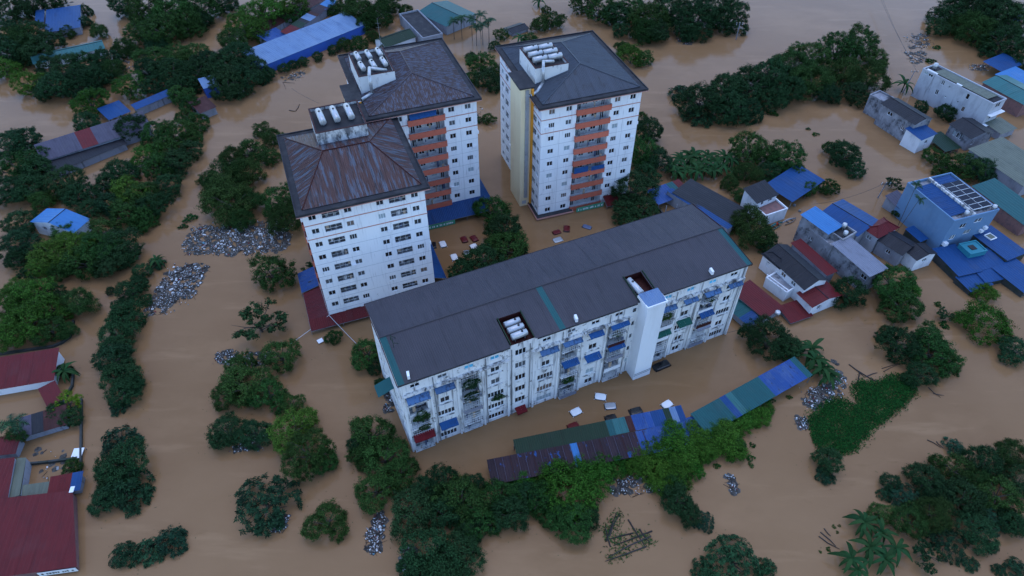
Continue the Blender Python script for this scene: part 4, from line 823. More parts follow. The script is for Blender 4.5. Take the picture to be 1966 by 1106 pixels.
# -- parking sheds in the foreground
def pshed(label, fl, fr, bl, z, cols, rise, sw, group='foreground parking sheds', roof='shed'):
    return house('parking_shed', label, 'parking shed', fl, fr, bl, z, roof, rise, rmat='green_sheet', open_=True, cols=cols, sw=sw, ov=.1, group=group, rib=.03)
pshed('long shed roof of dark green then blue sheets before the slab block', (993,874), (1317,806), (988,848), 2.3, pick((.52,'green_sheet'),(.58,'teal_sheet'),(.67,'teal_pale'),(.70,'brown_sheet'),(.79,'blue_worn'),(.82,'blue_pale'),(.87,'blue_sheet'),(.92,'green_sheet'),(.945,'blue_pale'),(.965,'green_sheet'),(1,'blue_sheet')), .5, 1.15)
rs = pshed('rusty maroon shed roof with blue strips under creeping vines', (945,930), (1262,868), (920,889), 2.0, pick((.075,'rust_sheet'),(.38,'rust_sheet'),(.50,'rust_sheet'),(.535,'blue_light'),(.93,'rust_sheet'),(1,'blue_worn')), .35, 1.25)
pshed('blue patched shed roof end overgrown by vines', (1263,868), (1368,840), (1232,828), 1.9, pick((1,'blue_worn')), .35, 1.6)
pshed('teal and blue shed roof bending away to the right', (1359,834), (1559,720), (1318,802), 2.3, pick((.28,'teal_sheet'),(.33,'blue_sheet'),(.38,'teal_pale'),(.62,'teal_sheet'),(.95,'blue_worn'),(1,'teal_sheet')), .4, 1.3)
t, o, an, W, D = rs
for k in range(1, round((W + .2)/1.25)):
    x = -.1 + (W + .2)*k/round((W + .2)/1.25); m = MB(); m.obox((x, D/2, 2.04 + .35/2 + .05), Vector((.035,0,0)), Vector((0,D/2,.175)), Vector((0,0,.035))); obj('roof_batten', m, 'blue_grey' if k % 3 else 'brown_sheet', t)

# ---------------------------------------------------------------- vegetation
def leaf_quads(pts, mat_name, name):
    """pts: (centre, normal, along, length, width) -> one mesh of small bent leaves"""
    m = MB()
    for c, n, a, l, w in pts:
        b = n.cross(a)
        if b.length < 1e-4: continue
        b.normalize(); a = b.cross(n).normalized(); i = len(m.v); dn = n * (l * .12)
        m.v += [tuple(c - a*(l*.5) - dn), tuple(c + b*(w*.5)), tuple(c + a*(l*.5) - dn), tuple(c - b*(w*.5))]; m.f.append((i, i+1, i+2, i+3))
    return m.mesh(name, mat_name)
def rv(r):
    while True:
        v = Vector((r.uniform(-1,1), r.uniform(-1,1), r.uniform(-1,1)))
        if .05 < v.length < 1: return v.normalized()
def crown(seed, n, leaf, mt, lobes=11, flat=.8, spread=.62, lr=(.30,.46), thin=.55, droop=0.0, loose=.05, low=-.55, cl=.15, per=46):
    """lobed crown: leaf clumps set over the lobes, each clump a tuft of small leaves with gaps between"""
    r = random.Random(seed); L = []
    for k in range(lobes):
        a = 2*math.pi*k/lobes + r.uniform(-.4,.4); q = spread * r.uniform(.5, 1.10) if k else 0
        L.append((Vector((q*math.cos(a), q*math.sin(a), flat*(r.uniform(-.45,.32) if k else .22))), r.uniform(*lr) if k else lr[1]*1.25))
    wts = [b*b for _, b in L]; out = []
    while len(out) < n:
        c, rad = r.choices(L, wts)[0]; d = rv(r)
        if d.z < low and r.random() < .85: continue
        q = r.uniform(.80, 1.02) if r.random() > loose*2 else r.uniform(1.0, 1.28)
        p = c + Vector((d.x, d.y, d.z*.9)) * (rad * q)
        if any((p - c2).length < r2*.80 for c2, r2 in L if c2 is not c): continue
        cr = cl * r.uniform(.6, 1.25)
        for _ in range(per):
            e = rv(r); pp = p + Vector((e.x, e.y, e.z*.7)) * cr * r.uniform(.35, 1.05)
            nn = (e*.9 + d*.4 + rv(r)*.45 + Vector((0,0,.45))).normalized(); al = (rv(r) + e*.5 - Vector((0,0,droop))).normalized()
            s = leaf * r.uniform(.6, 1.35); out.append((pp, nn, al, s, s*thin))
    return leaf_quads(out, mt, 'crown')
def rosette(seed, mt, k=60, ll=.20, flat=.45, rad=.95):
    r = random.Random(seed); out = []
    for i in range(k):
        a = r.uniform(0, 2*math.pi); q = rad * math.sqrt(r.random()); q = min(q, rad) * (1 + .12*math.sin(3*a + seed))
        c = Vector((q*math.cos(a), q*math.sin(a), flat*(1 - (q/rad)**2)*.9 + r.uniform(-.25,.08))); ax = (Vector((0,0,1)) + Vector((math.cos(a), math.sin(a), 0))*q*.7 + rv(r)*.35).normalized()
        t1 = ax.orthogonal().normalized(); t2 = ax.cross(t1); n = r.randint(8, 12); o = r.random()
        for j in range(n):
            th = 2*math.pi*(j + o)/n; d = (t1*math.cos(th) + t2*math.sin(th) + ax*r.uniform(-.1,.5)).normalized(); l = ll*r.uniform(.75,1.2); out.append((c + d*l*.55, (ax + rv(r)*.25).normalized(), d, l, l*.36))
    return leaf_quads(out, mt, 'crown')
def trunk_mesh(seed, limbs=6, leanx=0, reach=.75, r0=.055):
    r = random.Random(seed); m = MB(); top = Vector((leanx, 0, -.15)); m.tube((0,0,-2.2), top, r0*1.4, r0, n=7, cap=False)
    for k in range(limbs):
        a = 2*math.pi*k/limbs + r.uniform(-.3,.3); s = Vector((0,0,-2.2)).lerp(top, r.uniform(.8,1)); mid = s + Vector((math.cos(a)*reach*.45, math.sin(a)*reach*.45, r.uniform(.15,.35))); e = mid + Vector((math.cos(a)*reach*.4, math.sin(a)*reach*.4, r.uniform(.05,.3)))
        m.tube(s, mid, r0*.6, r0*.38, n=5, cap=False); m.tube(mid, e, r0*.38, r0*.12, n=5, cap=False)
    return m.mesh('trunk', 'bark', True)
CR = {'b': [crown(s, 12000, .058, 'leaf_mid') for s in (1,2,3)], 'd': [crown(s, 12000, .060, 'leaf_dark', flat=.75) for s in (11,12,13)], 'l': [crown(s, 12000, .057, 'leaf_light') for s in (21,22)],
      'y': [crown(24, 5500, .065, 'leaf_lime')],
      'B': [crown(s, 19000, .043, 'leaf_mid', lobes=16, lr=(.25,.40), cl=.11) for s in (31,32,33)], 'D': [crown(s, 19000, .044, 'leaf_dark', lobes=16, lr=(.25,.40), cl=.11) for s in (41,42,43)], 'L': [crown(s, 19000, .042, 'leaf_light', lobes=16, lr=(.25,.40), cl=.11) for s in (51,52)],
      'f': [crown(s, 15000, .070, 'leaf_feather', lobes=12, lr=(.24,.40), thin=.26, droop=.9, loose=.12, cl=.16) for s in (61,62,63)],
      's': [crown(s, 2600, .095, 'leaf_dark', lobes=10, lr=(.14,.26), spread=.78, flat=.5, loose=.1, low=-.9, cl=.13, per=26) for s in (71,72)],
      'r': [rosette(s, 'leaf_blue', 75) for s in (81,82,83)], 'R': [rosette(s, 'leaf_blue', 150, .13) for s in (84,85)],
      'v': [crown(s, 10000, .060, 'leaf_vine', lobes=12, flat=.45, lr=(.28,.46), low=-.2, loose=.1, cl=.17) for s in (91,92,93)],
      'w': [crown(s, 1500, .12, 'leaf_water', lobes=8, flat=.2, lr=(.2,.36), low=.1, loose=.12, per=20) for s in (95,96)]}
TR = [trunk_mesh(s) for s in (1,2,3)]; TS = trunk_mesh(9, 8, .05, 1.0, .035)
ZC = {'r': .25, 'R': .3, 'v': .30, 'w': .06, 's': .6}
LITTER = []
def tree(kind, u, v, rpx, label, group, cat='tree', name=None, k=1.0):
    r = random; z = 2.0
    for _ in range(3):
        p = P(u, v, z); Rm = rpx * k * (1.3 if kind == 'v' else 1.05 if kind in 'rRw' else 1.1) * mpp(p); z = Rm * ZC.get(kind, .58)
    if kind in 'bdl' and Rm > 5.0: kind = kind.upper()
    if kind == 'r' and Rm > 5.5: kind = 'R'
    nm = name or {'v': 'climbing_vine', 'w': 'floating_weed'}.get(kind, 'flooded_shrub' if kind in 'rR' else 'broadleaf_tree')
    if kind == 'f' and not name: nm = 'feathery_tree'
    t = thing(nm, label, cat, (p.x, p.y, 0), r.uniform(0, 6.28), group); LITTER.append((p.x, p.y, Rm))
    c = put('crown', r.choice(CR[kind]), t, (0, 0, z), 0, (Rm, Rm * r.uniform(.88, 1.08), Rm * r.uniform(.85, 1.1)))
    if kind not in 'vw': put('trunk', TS if kind == 's' else r.choice(TR), t, (0, 0, z), 0, (Rm, Rm, Rm))
    return t
# banana plants and palms: every leaf a part
def banana_leaf(seed, L=2.6, W=.46, lift=.9):
    r = random.Random(seed); m = MB(); n = 7; c = []
    for k in range(n + 1):
        t = k/n; c.append((Vector((L*(t - .18*t*t), 0, lift*(1.5*t - 2.3*t*t)*L*.45)), W*(.15 + 1.0*math.sin(math.pi*min(1, t*.93 + .08))**.7)*.5))
    for p, w in c: m.v += [tuple(p + Vector((0,-w,-.18*w))), tuple(p + Vector((0,0,.05))), tuple(p + Vector((0,w,-.18*w)))]
    for k in range(n): i = 3*k; m.f += [(i,i+3,i+4,i+1), (i+1,i+4,i+5,i+2)]
    return m.mesh('leaf', 'leaf_banana')
BL = [banana_leaf(1), banana_leaf(2, 2.3, .42, 1.5), banana_leaf(3, 2.8, .44, .7)]
ST = MB(); ST.tube((0,0,-1.5), (0,0,1.6), .14, .09, n=8); ST = ST.mesh('stem', 'leaf_banana', True)
def banana(u, v, s, label, group):
    p = P(u, v, 1.6*s); t = thing('banana_plant', label, 'banana plant', (p.x, p.y, 0), random.uniform(0, 6.28), group)
    put('stem', ST, t, (0,0,0), 0, s); n = random.randint(9, 12)
    for k in range(n):
        o = put('leaf', random.choice(BL), t, (0, 0, 1.5*s), 2*math.pi*k/n*1.0 + random.uniform(-.3,.3), s*random.uniform(.8,1.15)); o.rotation_euler.y = random.uniform(-.5, .25)
def frond(seed):
    m = MB(); n = 12; L = 1.9; pr = None
    for k in range(n + 1):
        t = k/n; p = Vector((L*(t - .22*t*t), 0, .75*t - 1.25*t*t))
        if pr is not None:
            m.tube(pr, p, .018, n=3, cap=False)
            l = .62*math.sin(math.pi*(t*.85+.12))
            for s in (-1, 1): i = len(m.v); m.v += [tuple(pr), tuple(pr + Vector((.30*l+.05, s*l, -.35*l))), tuple(p)]; m.f.append((i,i+1,i+2))
        pr = p
    return m.mesh('frond', 'leaf_blue')
FR = frond(1)
def palm(u, v, h, s, label, group, lean=0.0):
    """(u, v) is where the crown shows, h its height above the water"""
    p = P(u, v, h); t = thing('areca_palm', label, 'palm', (p.x, p.y, 0), random.uniform(0, 6.28), group)
    m = MB(); m.tube((lean,0,-1.5), (lean*.4,0,h*.5), .07*s, .06*s, n=7, cap=False); m.tube((lean*.4,0,h*.5), (0,0,h), .06*s, .045*s, n=7, cap=False); obj('trunk', m, 'bark', t, smooth=True)
    for k in range(10): o = put('frond', FR, t, (0,0,h), 2*math.pi*k/10 + random.uniform(-.2,.2), s*random.uniform(.85,1.15)); o.rotation_euler.y = random.uniform(-.7, .35)

def grove(phrase, spec, noun='tree', cat='tree', adj='', k=1.0):
    """a stand of plants; each is named by its place in the stand, counted across the picture"""
    it = []
    for s in spec.replace('\n', ' ').split(';'):
        if s.strip(): kd, u, v, r_ = s.split(); it.append((kd, float(u), float(v), float(r_)))
    it.sort(key=lambda q: q[1])
    if len(it) == 1: tree(*it[0], f'{adj} {noun} {phrase}'.strip(), None, cat, k=k); return
    for i, q in enumerate(it):
        w = 'leftmost' if i == 0 else ('rightmost' if i == len(it)-1 else ORD[i]); fl = ' from the left' if 0 < i < len(it)-1 else ''
        tree(*q, f'{w} {noun}{fl} {phrase}', f'{noun}s {phrase}', cat, k=k)
grove('in the grove in the top left corner', 'd 15 10 32;d 58 6 30;d 100 0 26', k=1.2)
grove('in the grove below the top left blue house', 'd 12 70 34;d 50 62 30;d 20 98 34;d 62 92 34;d 95 80 22;f 35 80 36', k=1.2)
grove('around the top left blue house', 'd 102 64 12;b 130 60 16;d 163 20 14;d 163 42 14;f 190 58 20', 'shrub', 'shrub')
grove('in the big grove at top left centre', 'd 240 8 28;b 285 20 38;b 335 20 42;b 385 10 36;d 424 2 28;b 265 60 27;b 310 58 36;b 356 48 30;d 300 84 20;f 235 92 20;d 385 40 20;f 258 98 14', k=1.2)
grove('at the left edge with a bare trunk in the water', 'l 8 132 27', adj='pale green')
grove('at the water left of the dark grove', 'l 56 160 31', adj='pale round')
grove('in the grove before the teal shed', 'd 92 128 22;d 125 130 32;d 165 124 32;d 200 114 22;d 110 165 32;d 150 160 32;d 184 152 24;f 214 132 22;d 85 175 18', k=1.2)
grove('standing in the channel above the long workshop', 'l 246 165 34;l 172 195 35;d 168 238 28', 'round tree')
grove('in the grove above the long workshop', 'b 300 112 28;b 340 106 28;b 375 104 28;d 282 134 24;d 330 138 34;d 376 138 32;d 298 162 26;d 345 162 26;d 400 118 26', k=1.2)
grove('over the right part of the long workshop', 'b 345 182 23;b 366 200 20;b 356 222 18;f 250 238 22;b 375 235 22', k=1.1)
grove('in the dark grove left of the blue warehouse', 'd 430 125 34;d 465 150 32;d 436 162 32;d 488 128 24;d 412 145 26;d 455 105 30', k=1.2)
grove('in the bright grove behind the blue warehouse', 'l 470 45 30;l 505 24 34;l 545 10 34;b 445 76 28;l 490 62 24;b 562 28 20', k=1.2)
grove('over the blue warehouse end', 'f 690 18 36;f 725 30 32;f 664 8 24;f 744 8 26;f 704 44 22;f 640 20 14;f 780 22 18', 'dark feathery tree')
grove('between the blue warehouse and the rear tower', 'f 662 84 17;b 690 84 18;f 716 70 16;b 735 95 12;f 760 100 14', 'bush', 'bush')
grove('in the hedge along the blue warehouse', 'd 516 142 18;d 545 130 13;d 562 124 12;d 582 118 12;d 610 108 12;d 640 95 12;d 498 150 16', 'hedge bush', 'bush')
grove('in the thick wood at the left edge', 'd 14 278 32;d 50 268 26;b 30 318 36;d 70 325 30;d 18 362 34;d 60 362 28;b 85 300 22', k=1.2)
grove('around the bright blue gable hut', 'd 130 350 34;b 80 386 20;d 152 374 26;d 40 428 28;d 36 468 32;d 32 500 20;s 52 528 20;d 175 400 22;b 105 372 16', k=1.2)
grove('in the wood along the left channel', 'd 250 245 26;b 300 258 30;b 345 254 30;b 320 288 28;d 364 288 20;l 280 300 26;b 305 322 26;d 230 330 28;d 340 312 26;d 322 356 24;l 246 368 30;d 210 392 26;b 272 376 28;d 296 396 26;b 240 414 28;b 276 418 24;d 205 350 22;b 372 262 16', k=1.2)
grove('in the island below the blue gable hut', 'l 96 488 34;l 140 474 36;b 185 478 38;d 226 472 34;b 160 502 32;d 208 502 28;d 246 494 18;b 130 448 26;b 200 446 28;l 75 512 22;b 110 515 22', k=1.2)
grove('in the bright mass above the red bungalow', 'l 18 588 32;l 55 568 32;l 90 594 32;l 50 620 38;b 96 632 28;l 14 642 30;l 34 552 22;d 100 560 20', k=1.2)
grove('overhanging the boundary wall at left', 'f 150 580 36;f 128 632 22', 'grey-green feathery tree')
grove('in the left channel row, upper stretch', 'r 300 506 17;d 270 522 20;d 252 558 28;d 234 592 20;d 240 608 34;d 225 640 34;d 265 545 20;d 212 558 10;d 280 575 14')
grove('in the left channel row, middle stretch', 'd 218 690 38;d 232 720 34;d 238 752 32;d 222 665 30;d 252 735 24;r 228 782 18')
grove('in the left channel row, lower stretch', 'r 230 846 38;d 240 890 44;r 236 934 50;d 200 958 30;r 256 956 34;d 215 905 34')
grove('in the low clump beside the big red hall', 'r 238 1066 30;r 286 1058 30;r 326 1040 32', 'flooded shrub', 'shrub')
grove('in the lower left compound', 'y 130 776 24;d 104 792 20;d 134 802 22;f 30 838 24;b 138 896 17;d 120 712 16', 'garden tree')
grove('just below the rubbish raft, left of the nearest tower', 'b 522 522 40', adj='single round dark')
grove('with bare branches, left of the nearest tower', 's 497 614 52', adj='open-crowned')
grove('left of the nearest tower, below the open-crowned tree', 'b 540 682 37', adj='dark round')
grove('in the big clump left of the slab block', 'b 470 738 48;b 436 752 32;b 516 756 40;b 560 776 24;d 440 826 38;d 490 832 34;b 462 700 26;d 420 846 18')
grove('beside the big clump left of the slab block', 'l 566 822 46;b 592 868 56;b 625 885 26')
grove('below the left end of the slab block', 'b 708 832 52;b 738 880 50;b 700 875 34;b 770 905 38;b 722 940 46;d 690 850 28', k=0.9)
grove('against the left end wall of the slab block', 'b 706 676 34;d 735 738 18;d 722 700 20', 'tree')
grove('at the corner of the nearest tower', 'b 640 646 17', 'bush', 'bush', adj='small round')
grove('beside the blue awning of the nearest tower', 's 594 514 15', 'bush', 'bush', adj='small spiky')
grove('alone at lower left centre with drifted rubbish', 'R 510 964 64', 'flooded shrub', 'shrub', adj='wide dark')
grove('alone at lower centre left', 'b 627 1000 40', adj='single compact round glossy')
grove('in the dark thicket below the rusty shed', 'd 790 984 58;d 850 925 40;b 886 955 54;d 850 985 44;b 958 950 42;d 976 985 46;b 1036 960 44;d 1005 950 36;b 920 1000 44;d 818 940 34;d 905 930 30', k=0.9)
grove('in the dark wood at the bottom centre', 'd 830 1070 56;d 884 1062 44;d 800 1096 40;d 850 1110 50;d 900 1020 30')
grove('in the clump below the shed end', 'v 1090 945 48;b 1100 1000 40;v 1130 915 36;b 1070 985 32;d 1130 990 28', 'vine-clad tree')
grove('creeping over the parking sheds', 'v 1000 924 24;v 1045 915 24;v 1105 900 24;v 1155 888 22;v 1205 876 22;v 1248 862 26;v 1292 848 32;v 1335 842 28;v 1376 832 28;v 1402 858 26;v 1440 796 22;v 1468 784 16;v 1255 900 26;v 1296 918 30;v 1412 815 24;v 1350 870 20;v 1225 895 22;v 1180 895 24;v 1232 884 24;v 1272 878 30;v 1312 868 32;v 1348 852 28;v 1392 846 32;v 1330 902 18;v 1276 922 26;v 1075 912 22;v 1130 905 22;v 1456 800 20;v 1425 802 22', 'vine', 'vine')
grove('standing among the vines of the parking sheds', 'l 1386 838 27;b 1300 852 24;l 1262 868 20;b 1412 850 20;l 1335 848 20', 'bushy tree')
grove('below the vines in the foreground', 'b 1292 928 28;d 1300 962 34;d 1322 985 28;R 1350 1000 22', 'dark tree')
grove('at the bottom edge, right of centre', 'R 1408 1076 52;r 1350 1092 24;r 1470 1092 22', 'flooded shrub', 'shrub')
grove('in the lower right corner thicket', 'd 1780 922 38;b 1830 900 38;d 1890 886 40;f 1944 874 36;R 1740 955 34;d 1712 926 20;b 1690 984 24;f 1790 985 40;d 1850 956 42;b 1920 950 42;d 1880 1020 38;R 1820 1042 38;d 1944 1006 30;b 1750 1000 34;r 1832 858 20;R 1900 992 34;d 1960 926 32;s 1780 1060 34;r 1700 950 16;f 1866 920 26;d 1806 950 28;s 1930 985 26')
grove('at the right edge of the bottom', 'r 1862 1082 18;r 1952 1092 24;r 1905 1050 14;r 1918 1095 14', 'small shrub', 'shrub')
grove('beside the near corner of the villa', 'd 1628 560 38', adj='dark round')
grove('right of the villa, on the open water', 'b 1716 542 46;b 1728 582 38;l 1740 560 30', 'leafy tree')
grove('in the clump above the water weed', 'd 1728 660 38;b 1790 676 44;d 1768 718 30;b 1785 645 26;b 1820 690 24;d 1702 640 20', 'tree')
grove('alone in open water at the right', 'v 1888 622 38', adj='bright leafy')
grove('cut by the right edge, on open water', 'd 1950 672 30', adj='dark round')
grove('of drowned leaves right of the villa trees', 's 1812 602 18', 'bush', 'bush', adj='thin')
grove('over the blue end of the parking shed', 'D 1478 650 48;d 1520 668 28;s 1450 640 28', 'dark tree')
grove('at the near tip of the water weed', 'd 1592 884 32;r 1584 914 20', 'shrub', 'shrub')
grove('behind the right end of the slab block', 'f 1446 440 44;f 1420 420 28;d 1470 460 26', 'tree')
grove('beside the bright blue tarpaulin roof', 'b 1551 361 20;b 1592 358 21', 'round tree')
grove('in the grove behind the black shed', 'b 1440 285 40;b 1512 304 38;f 1436 332 26;d 1478 330 24;b 1478 300 22;f 1400 350 18;f 1425 375 20;b 1530 330 18', k=1.1)
grove('crowding the right of the slate-roofed tower', 'd 1246 252 34;b 1238 290 40;d 1262 308 30;b 1230 230 20;d 1240 335 28')
grove('before the right corner of slate-roofed tower', 'D 1214 362 46;d 1200 405 30;d 1235 400 30', 'tall dark tree')
grove('in the yard between towers and slab block', 'b 946 404 36;d 968 440 40;b 974 474 40;d 930 500 42;d 888 520 32;d 1000 480 18')
grove('in the long grove at upper right', 'r 1308 180 24;d 1345 192 40;D 1390 176 44;D 1440 160 44;d 1402 208 36;d 1482 146 40;f 1522 126 40;b 1560 108 34;b 1610 92 38;b 1652 84 36;b 1684 112 24;f 1560 156 40;d 1512 174 36;f 1620 140 36;f 1672 150 34;d 1642 178 26;r 1340 222 28;d 1440 212 24;d 1480 190 26;d 1590 180 24', k=1.1)
grove('in the wood behind the slate-roofed tower', 'b 1118 6 22;b 1152 16 30;d 1182 28 24;b 1216 14 28;b 1250 36 36;d 1290 18 38;d 1330 34 40;d 1370 20 38;d 1400 28 34;d 1262 58 26;d 1322 56 22;f 1240 60 26;d 1195 58 16', k=1.2)
grove('hugging the far corner of the slate-roofed tower', 'l 1212 106 26;b 1236 112 18;f 1196 92 16', 'bush', 'bush')
grove('between the two rear towers', 'b 925 122 26;d 936 155 28;f 958 140 22;b 962 66 15;d 950 88 13;b 905 150 16;d 905 110 14')
grove('behind the small drowned roof', 'f 1036 46 20;f 1062 40 22;b 1048 18 10;f 1015 75 16', 'bush', 'bush')
grove('in the channel between the rear towers', 'b 938 228 13;d 920 230 8', 'small bush', 'bush')
grove('in the dark wood in the top right corner', 'd 1830 20 34;d 1870 18 38;d 1912 30 40;d 1952 44 40;f 1880 58 32;d 1930 78 36;d 1964 108 24;f 1840 50 22;d 1890 0 34', k=1.2)
grove('alone near drifted branches at top right', 'd 1802 52 22', 'round bush', 'bush', adj='single')
grove('between the pale house and weathered house', 'd 1814 216 20;d 1770 205 14', 'dark tree')
grove('in open water right of the banana row', 'd 1618 298 36;d 1640 320 24;b 1604 285 22', 'round tree')
grove('in front of the grey bungalow', 'b 1850 318 34;d 1886 326 30;b 1815 322 22;b 1790 298 20')
grove('beside the slate-blue lean-to', 's 1716 350 20;f 1722 410 10', 'bush', 'bush')
grove('at the water edge of the lowest deep blue roof', 'v 1890 562 20', 'vine patch', 'vine', adj='bright')
grove('in the scrub beside the rust-roofed tower', 'f 524 264 22;b 480 288 26;f 446 300 26;f 430 342 40;f 472 332 34;f 436 386 48;f 482 384 28;b 540 384 38;f 545 418 36;f 500 250 16;f 415 370 22;f 520 300 20;f 462 420 26;f 395 345 18', 'feathery tree', k=1.1)
grove('floating left of the scrub', 'w 366 420 16;w 352 436 10;w 408 380 16', 'weed patch', 'weed')
grove('drifting right of the parking sheds', 'w 1445 856 8;w 1402 880 12;w 1440 880 10;w 1356 884 10;w 1442 894 7;w 1376 895 9;w 1340 905 8;w 1480 770 9;w 1515 763 7', 'weed patch', 'weed')
grove('drifting below the long upper grove', 'w 1484 219 12;w 1552 248 6;w 1565 258 8', 'weed patch', 'weed')
grove('drifting at upper right', 'w 1800 92 9;w 1785 118 12', 'weed patch', 'weed')
grove('drifting right of the weed-edged clump', 'w 1835 718 9;w 1862 612 10;w 1812 625 12;w 1800 585 9', 'weed patch', 'weed')
grove('beside the lower right thicket', 'w 1601 1012 5;w 1612 1010 4;w 1590 1055 6;w 1575 1060 4;w 1608 1022 4', 'leaf clump', 'weed')
grove('below the warehouse hedge', 'w 470 160 10;w 440 178 9', 'weed patch', 'weed')
for k, (u, v, s) in enumerate(sorted(((1292,316,1.5),(1308,306,1.5),(1318,325,1.3),(1332,300,1.6),(1346,312,1.5),(1360,298,1.6),(1376,310,1.4),(1388,322,1.3),(1404,308,1.4),(1300,330,1.3),(1322,300,1.5),(1340,328,1.4),(1356,322,1.4),(1370,328,1.3),(1414,326,1.2),(1392,300,1.5)))):
    banana(u, v, s, f'{ORD[k]} banana plant from the left in the row behind the yard', 'banana row behind the yard')
for k, (u, v, s) in enumerate(((1636,1072,1.25),(1660,1002,1.15),(1672,1050,1.2),(1700,1075,1.25),(1722,1052,1.1),(1694,1022,1.0),(1648,1095,1.1))):
    banana(u, v, s, f'{("lower left","topmost","central","lower right","rightmost","upper middle","lowest")[k]} banana plant in the lower right clump', 'banana plants in the lower right corner')
for k, (u, v, s) in enumerate(((1558,668,1.4),(1566,690,1.4),(1580,706,1.3),(1592,722,1.1))):
    banana(u, v, s, f'{ORD[k]} banana plant from the top beside the blue shed end', 'banana plants beside the parking shed')
banana(1738,160,1.6,'banana plant at the right end of the long upper grove',None); banana(300,500,1.0,'banana plant at the head of the left tree row',None)
banana(122,712,1.1,'banana plant right of the long red bungalow',None); banana(1000,72,1.4,'banana plant below the small drowned roof',None); banana(1035,2,1.3,'banana plant at the top edge of the picture',None)
for k, (u, v, h) in enumerate(((905,36,7),(922,28,8),(938,40,7),(914,52,6),(926,48,6.5),(885,34,7),(870,40,6))): palm(u, v, h, 1.5, f'{ORD[k]} areca palm in the cluster beside the large teal roof', 'areca palms beside the large teal roof')
palm(1760, 355, 11.5, .9, 'upper of two thin palms against the light blue house', 'palms by the light blue house', -1.0); palm(1766, 382, 10.0, .9, 'lower of two thin palms against the light blue house', 'palms by the light blue house', -1.2)
palm(22, 812, 6, 1.5, 'leaning palm at the left edge of the compound', None, 1.5)

# plants spilling over the balconies of the slab block
for k, (x, z, sx, sz, lb, kd) in enumerate(((2.4, 9.6, 1.5, 1.9, 'big leafy plant hanging from a balcony at the left end of slab block', 'b'), (10.9, 13.2, 1.6, 1.5, 'dark overgrown plants on the top balcony of the third bay', 'd'), (10.9, 9.9, 1.6, 1.3, 'dark overgrown plants on the lower balcony of the third bay', 'd'),
        (15.4, 7.0, 1.3, .6, 'row of pot plants in a slab block window', 'b'), (28.4, 4.6, 1.3, 1.0, 'bushy plant on a low balcony of the slab block', 'b'), (46.9, 12.6, 1.6, 1.1, 'leafy plants on the balcony right of the white lift shaft', 'b'), (37.2, 12.6, 1.2, .5, 'small pot plants on the balcony left of the lift shaft', 'b'), (56.0, 12.9, 1.2, .6, 'pot plants on a top balcony near the right end of slab block', 'd'), (2.6, 6.2, 1.1, .7, 'small plants on the second-lowest balcony at the left end', 'd'))):
    t = thing('balcony_plant', lb, 'plant', to_world(OD, AD, x, -.45, z), AD, 'balcony plants of the slab block'); put('foliage', random.choice(CR[kd]), t, (0, 0, 0), random.uniform(0, 6), (sx, sx*.45, sz)).rotation_euler.z = 0
    m = MB(); m.box(-sx*.6, sx*.6, -.14, .14, -sz*.55 - .2, -sz*.55 + .1); obj('planter', m, 'wood_dark', t)

# ---------------------------------------------------------------- floating weed carpet and rubbish
def inside(poly, x, y):
    c = False
    for (a, b), (d, e) in zip(poly, poly[1:] + poly[:1]):
        if (b > y) != (e > y) and x < (d - a) * (y - b) / (e - b) + a: c = not c
    return c
def scatter(poly_px, n, seed, edge=.5, gaps=False):
    r = random.Random(seed); poly = [(P(*p).x, P(*p).y) for p in poly_px]; xs = [p[0] for p in poly]; ys = [p[1] for p in poly]; out = []
    for _ in range(n * 40):
        if len(out) >= n: break
        x, y = r.uniform(min(xs), max(xs)), r.uniform(min(ys), max(ys))
        if gaps and math.sin(x*1.3 + 1.7*math.sin(y*.8)) * math.sin(y*1.7 + 1.3*math.sin(x*.9)) + .5*math.sin(x*3.1 + y*2.3) < r.uniform(-.75, -.05): continue
        if inside(poly, x + r.gauss(0, edge), y + r.gauss(0, edge)): out.append((x, y))
    return out, r
pts, r = scatter([(1552,806),(1566,786),(1586,772),(1612,765),(1640,778),(1654,776),(1640,762),(1636,742),(1652,730),(1690,734),(1712,720),(1735,716),(1752,734),(1762,748),(1745,768),(1722,790),(1700,806),(1672,828),(1655,850),(1640,866),(1618,872),(1596,876),(1572,862),(1556,838)], 22000, 3, .45)
lv = []
for x, y in pts:
    s = r.uniform(.16, .34); lv.append((Vector((x, y, r.uniform(.05, .30) + .12*math.sin(x*1.1)*math.sin(y*.9))), (Vector((0,0,1)) + rv(r)*.55).normalized(), rv(r), s, s*.7))
o = put('water_hyacinth', leaf_quads(lv, 'leaf_water', 'water_hyacinth'), kind='stuff'); tag(o, 'heart-shaped carpet of bright green water weed on the brown flood', 'water weed')
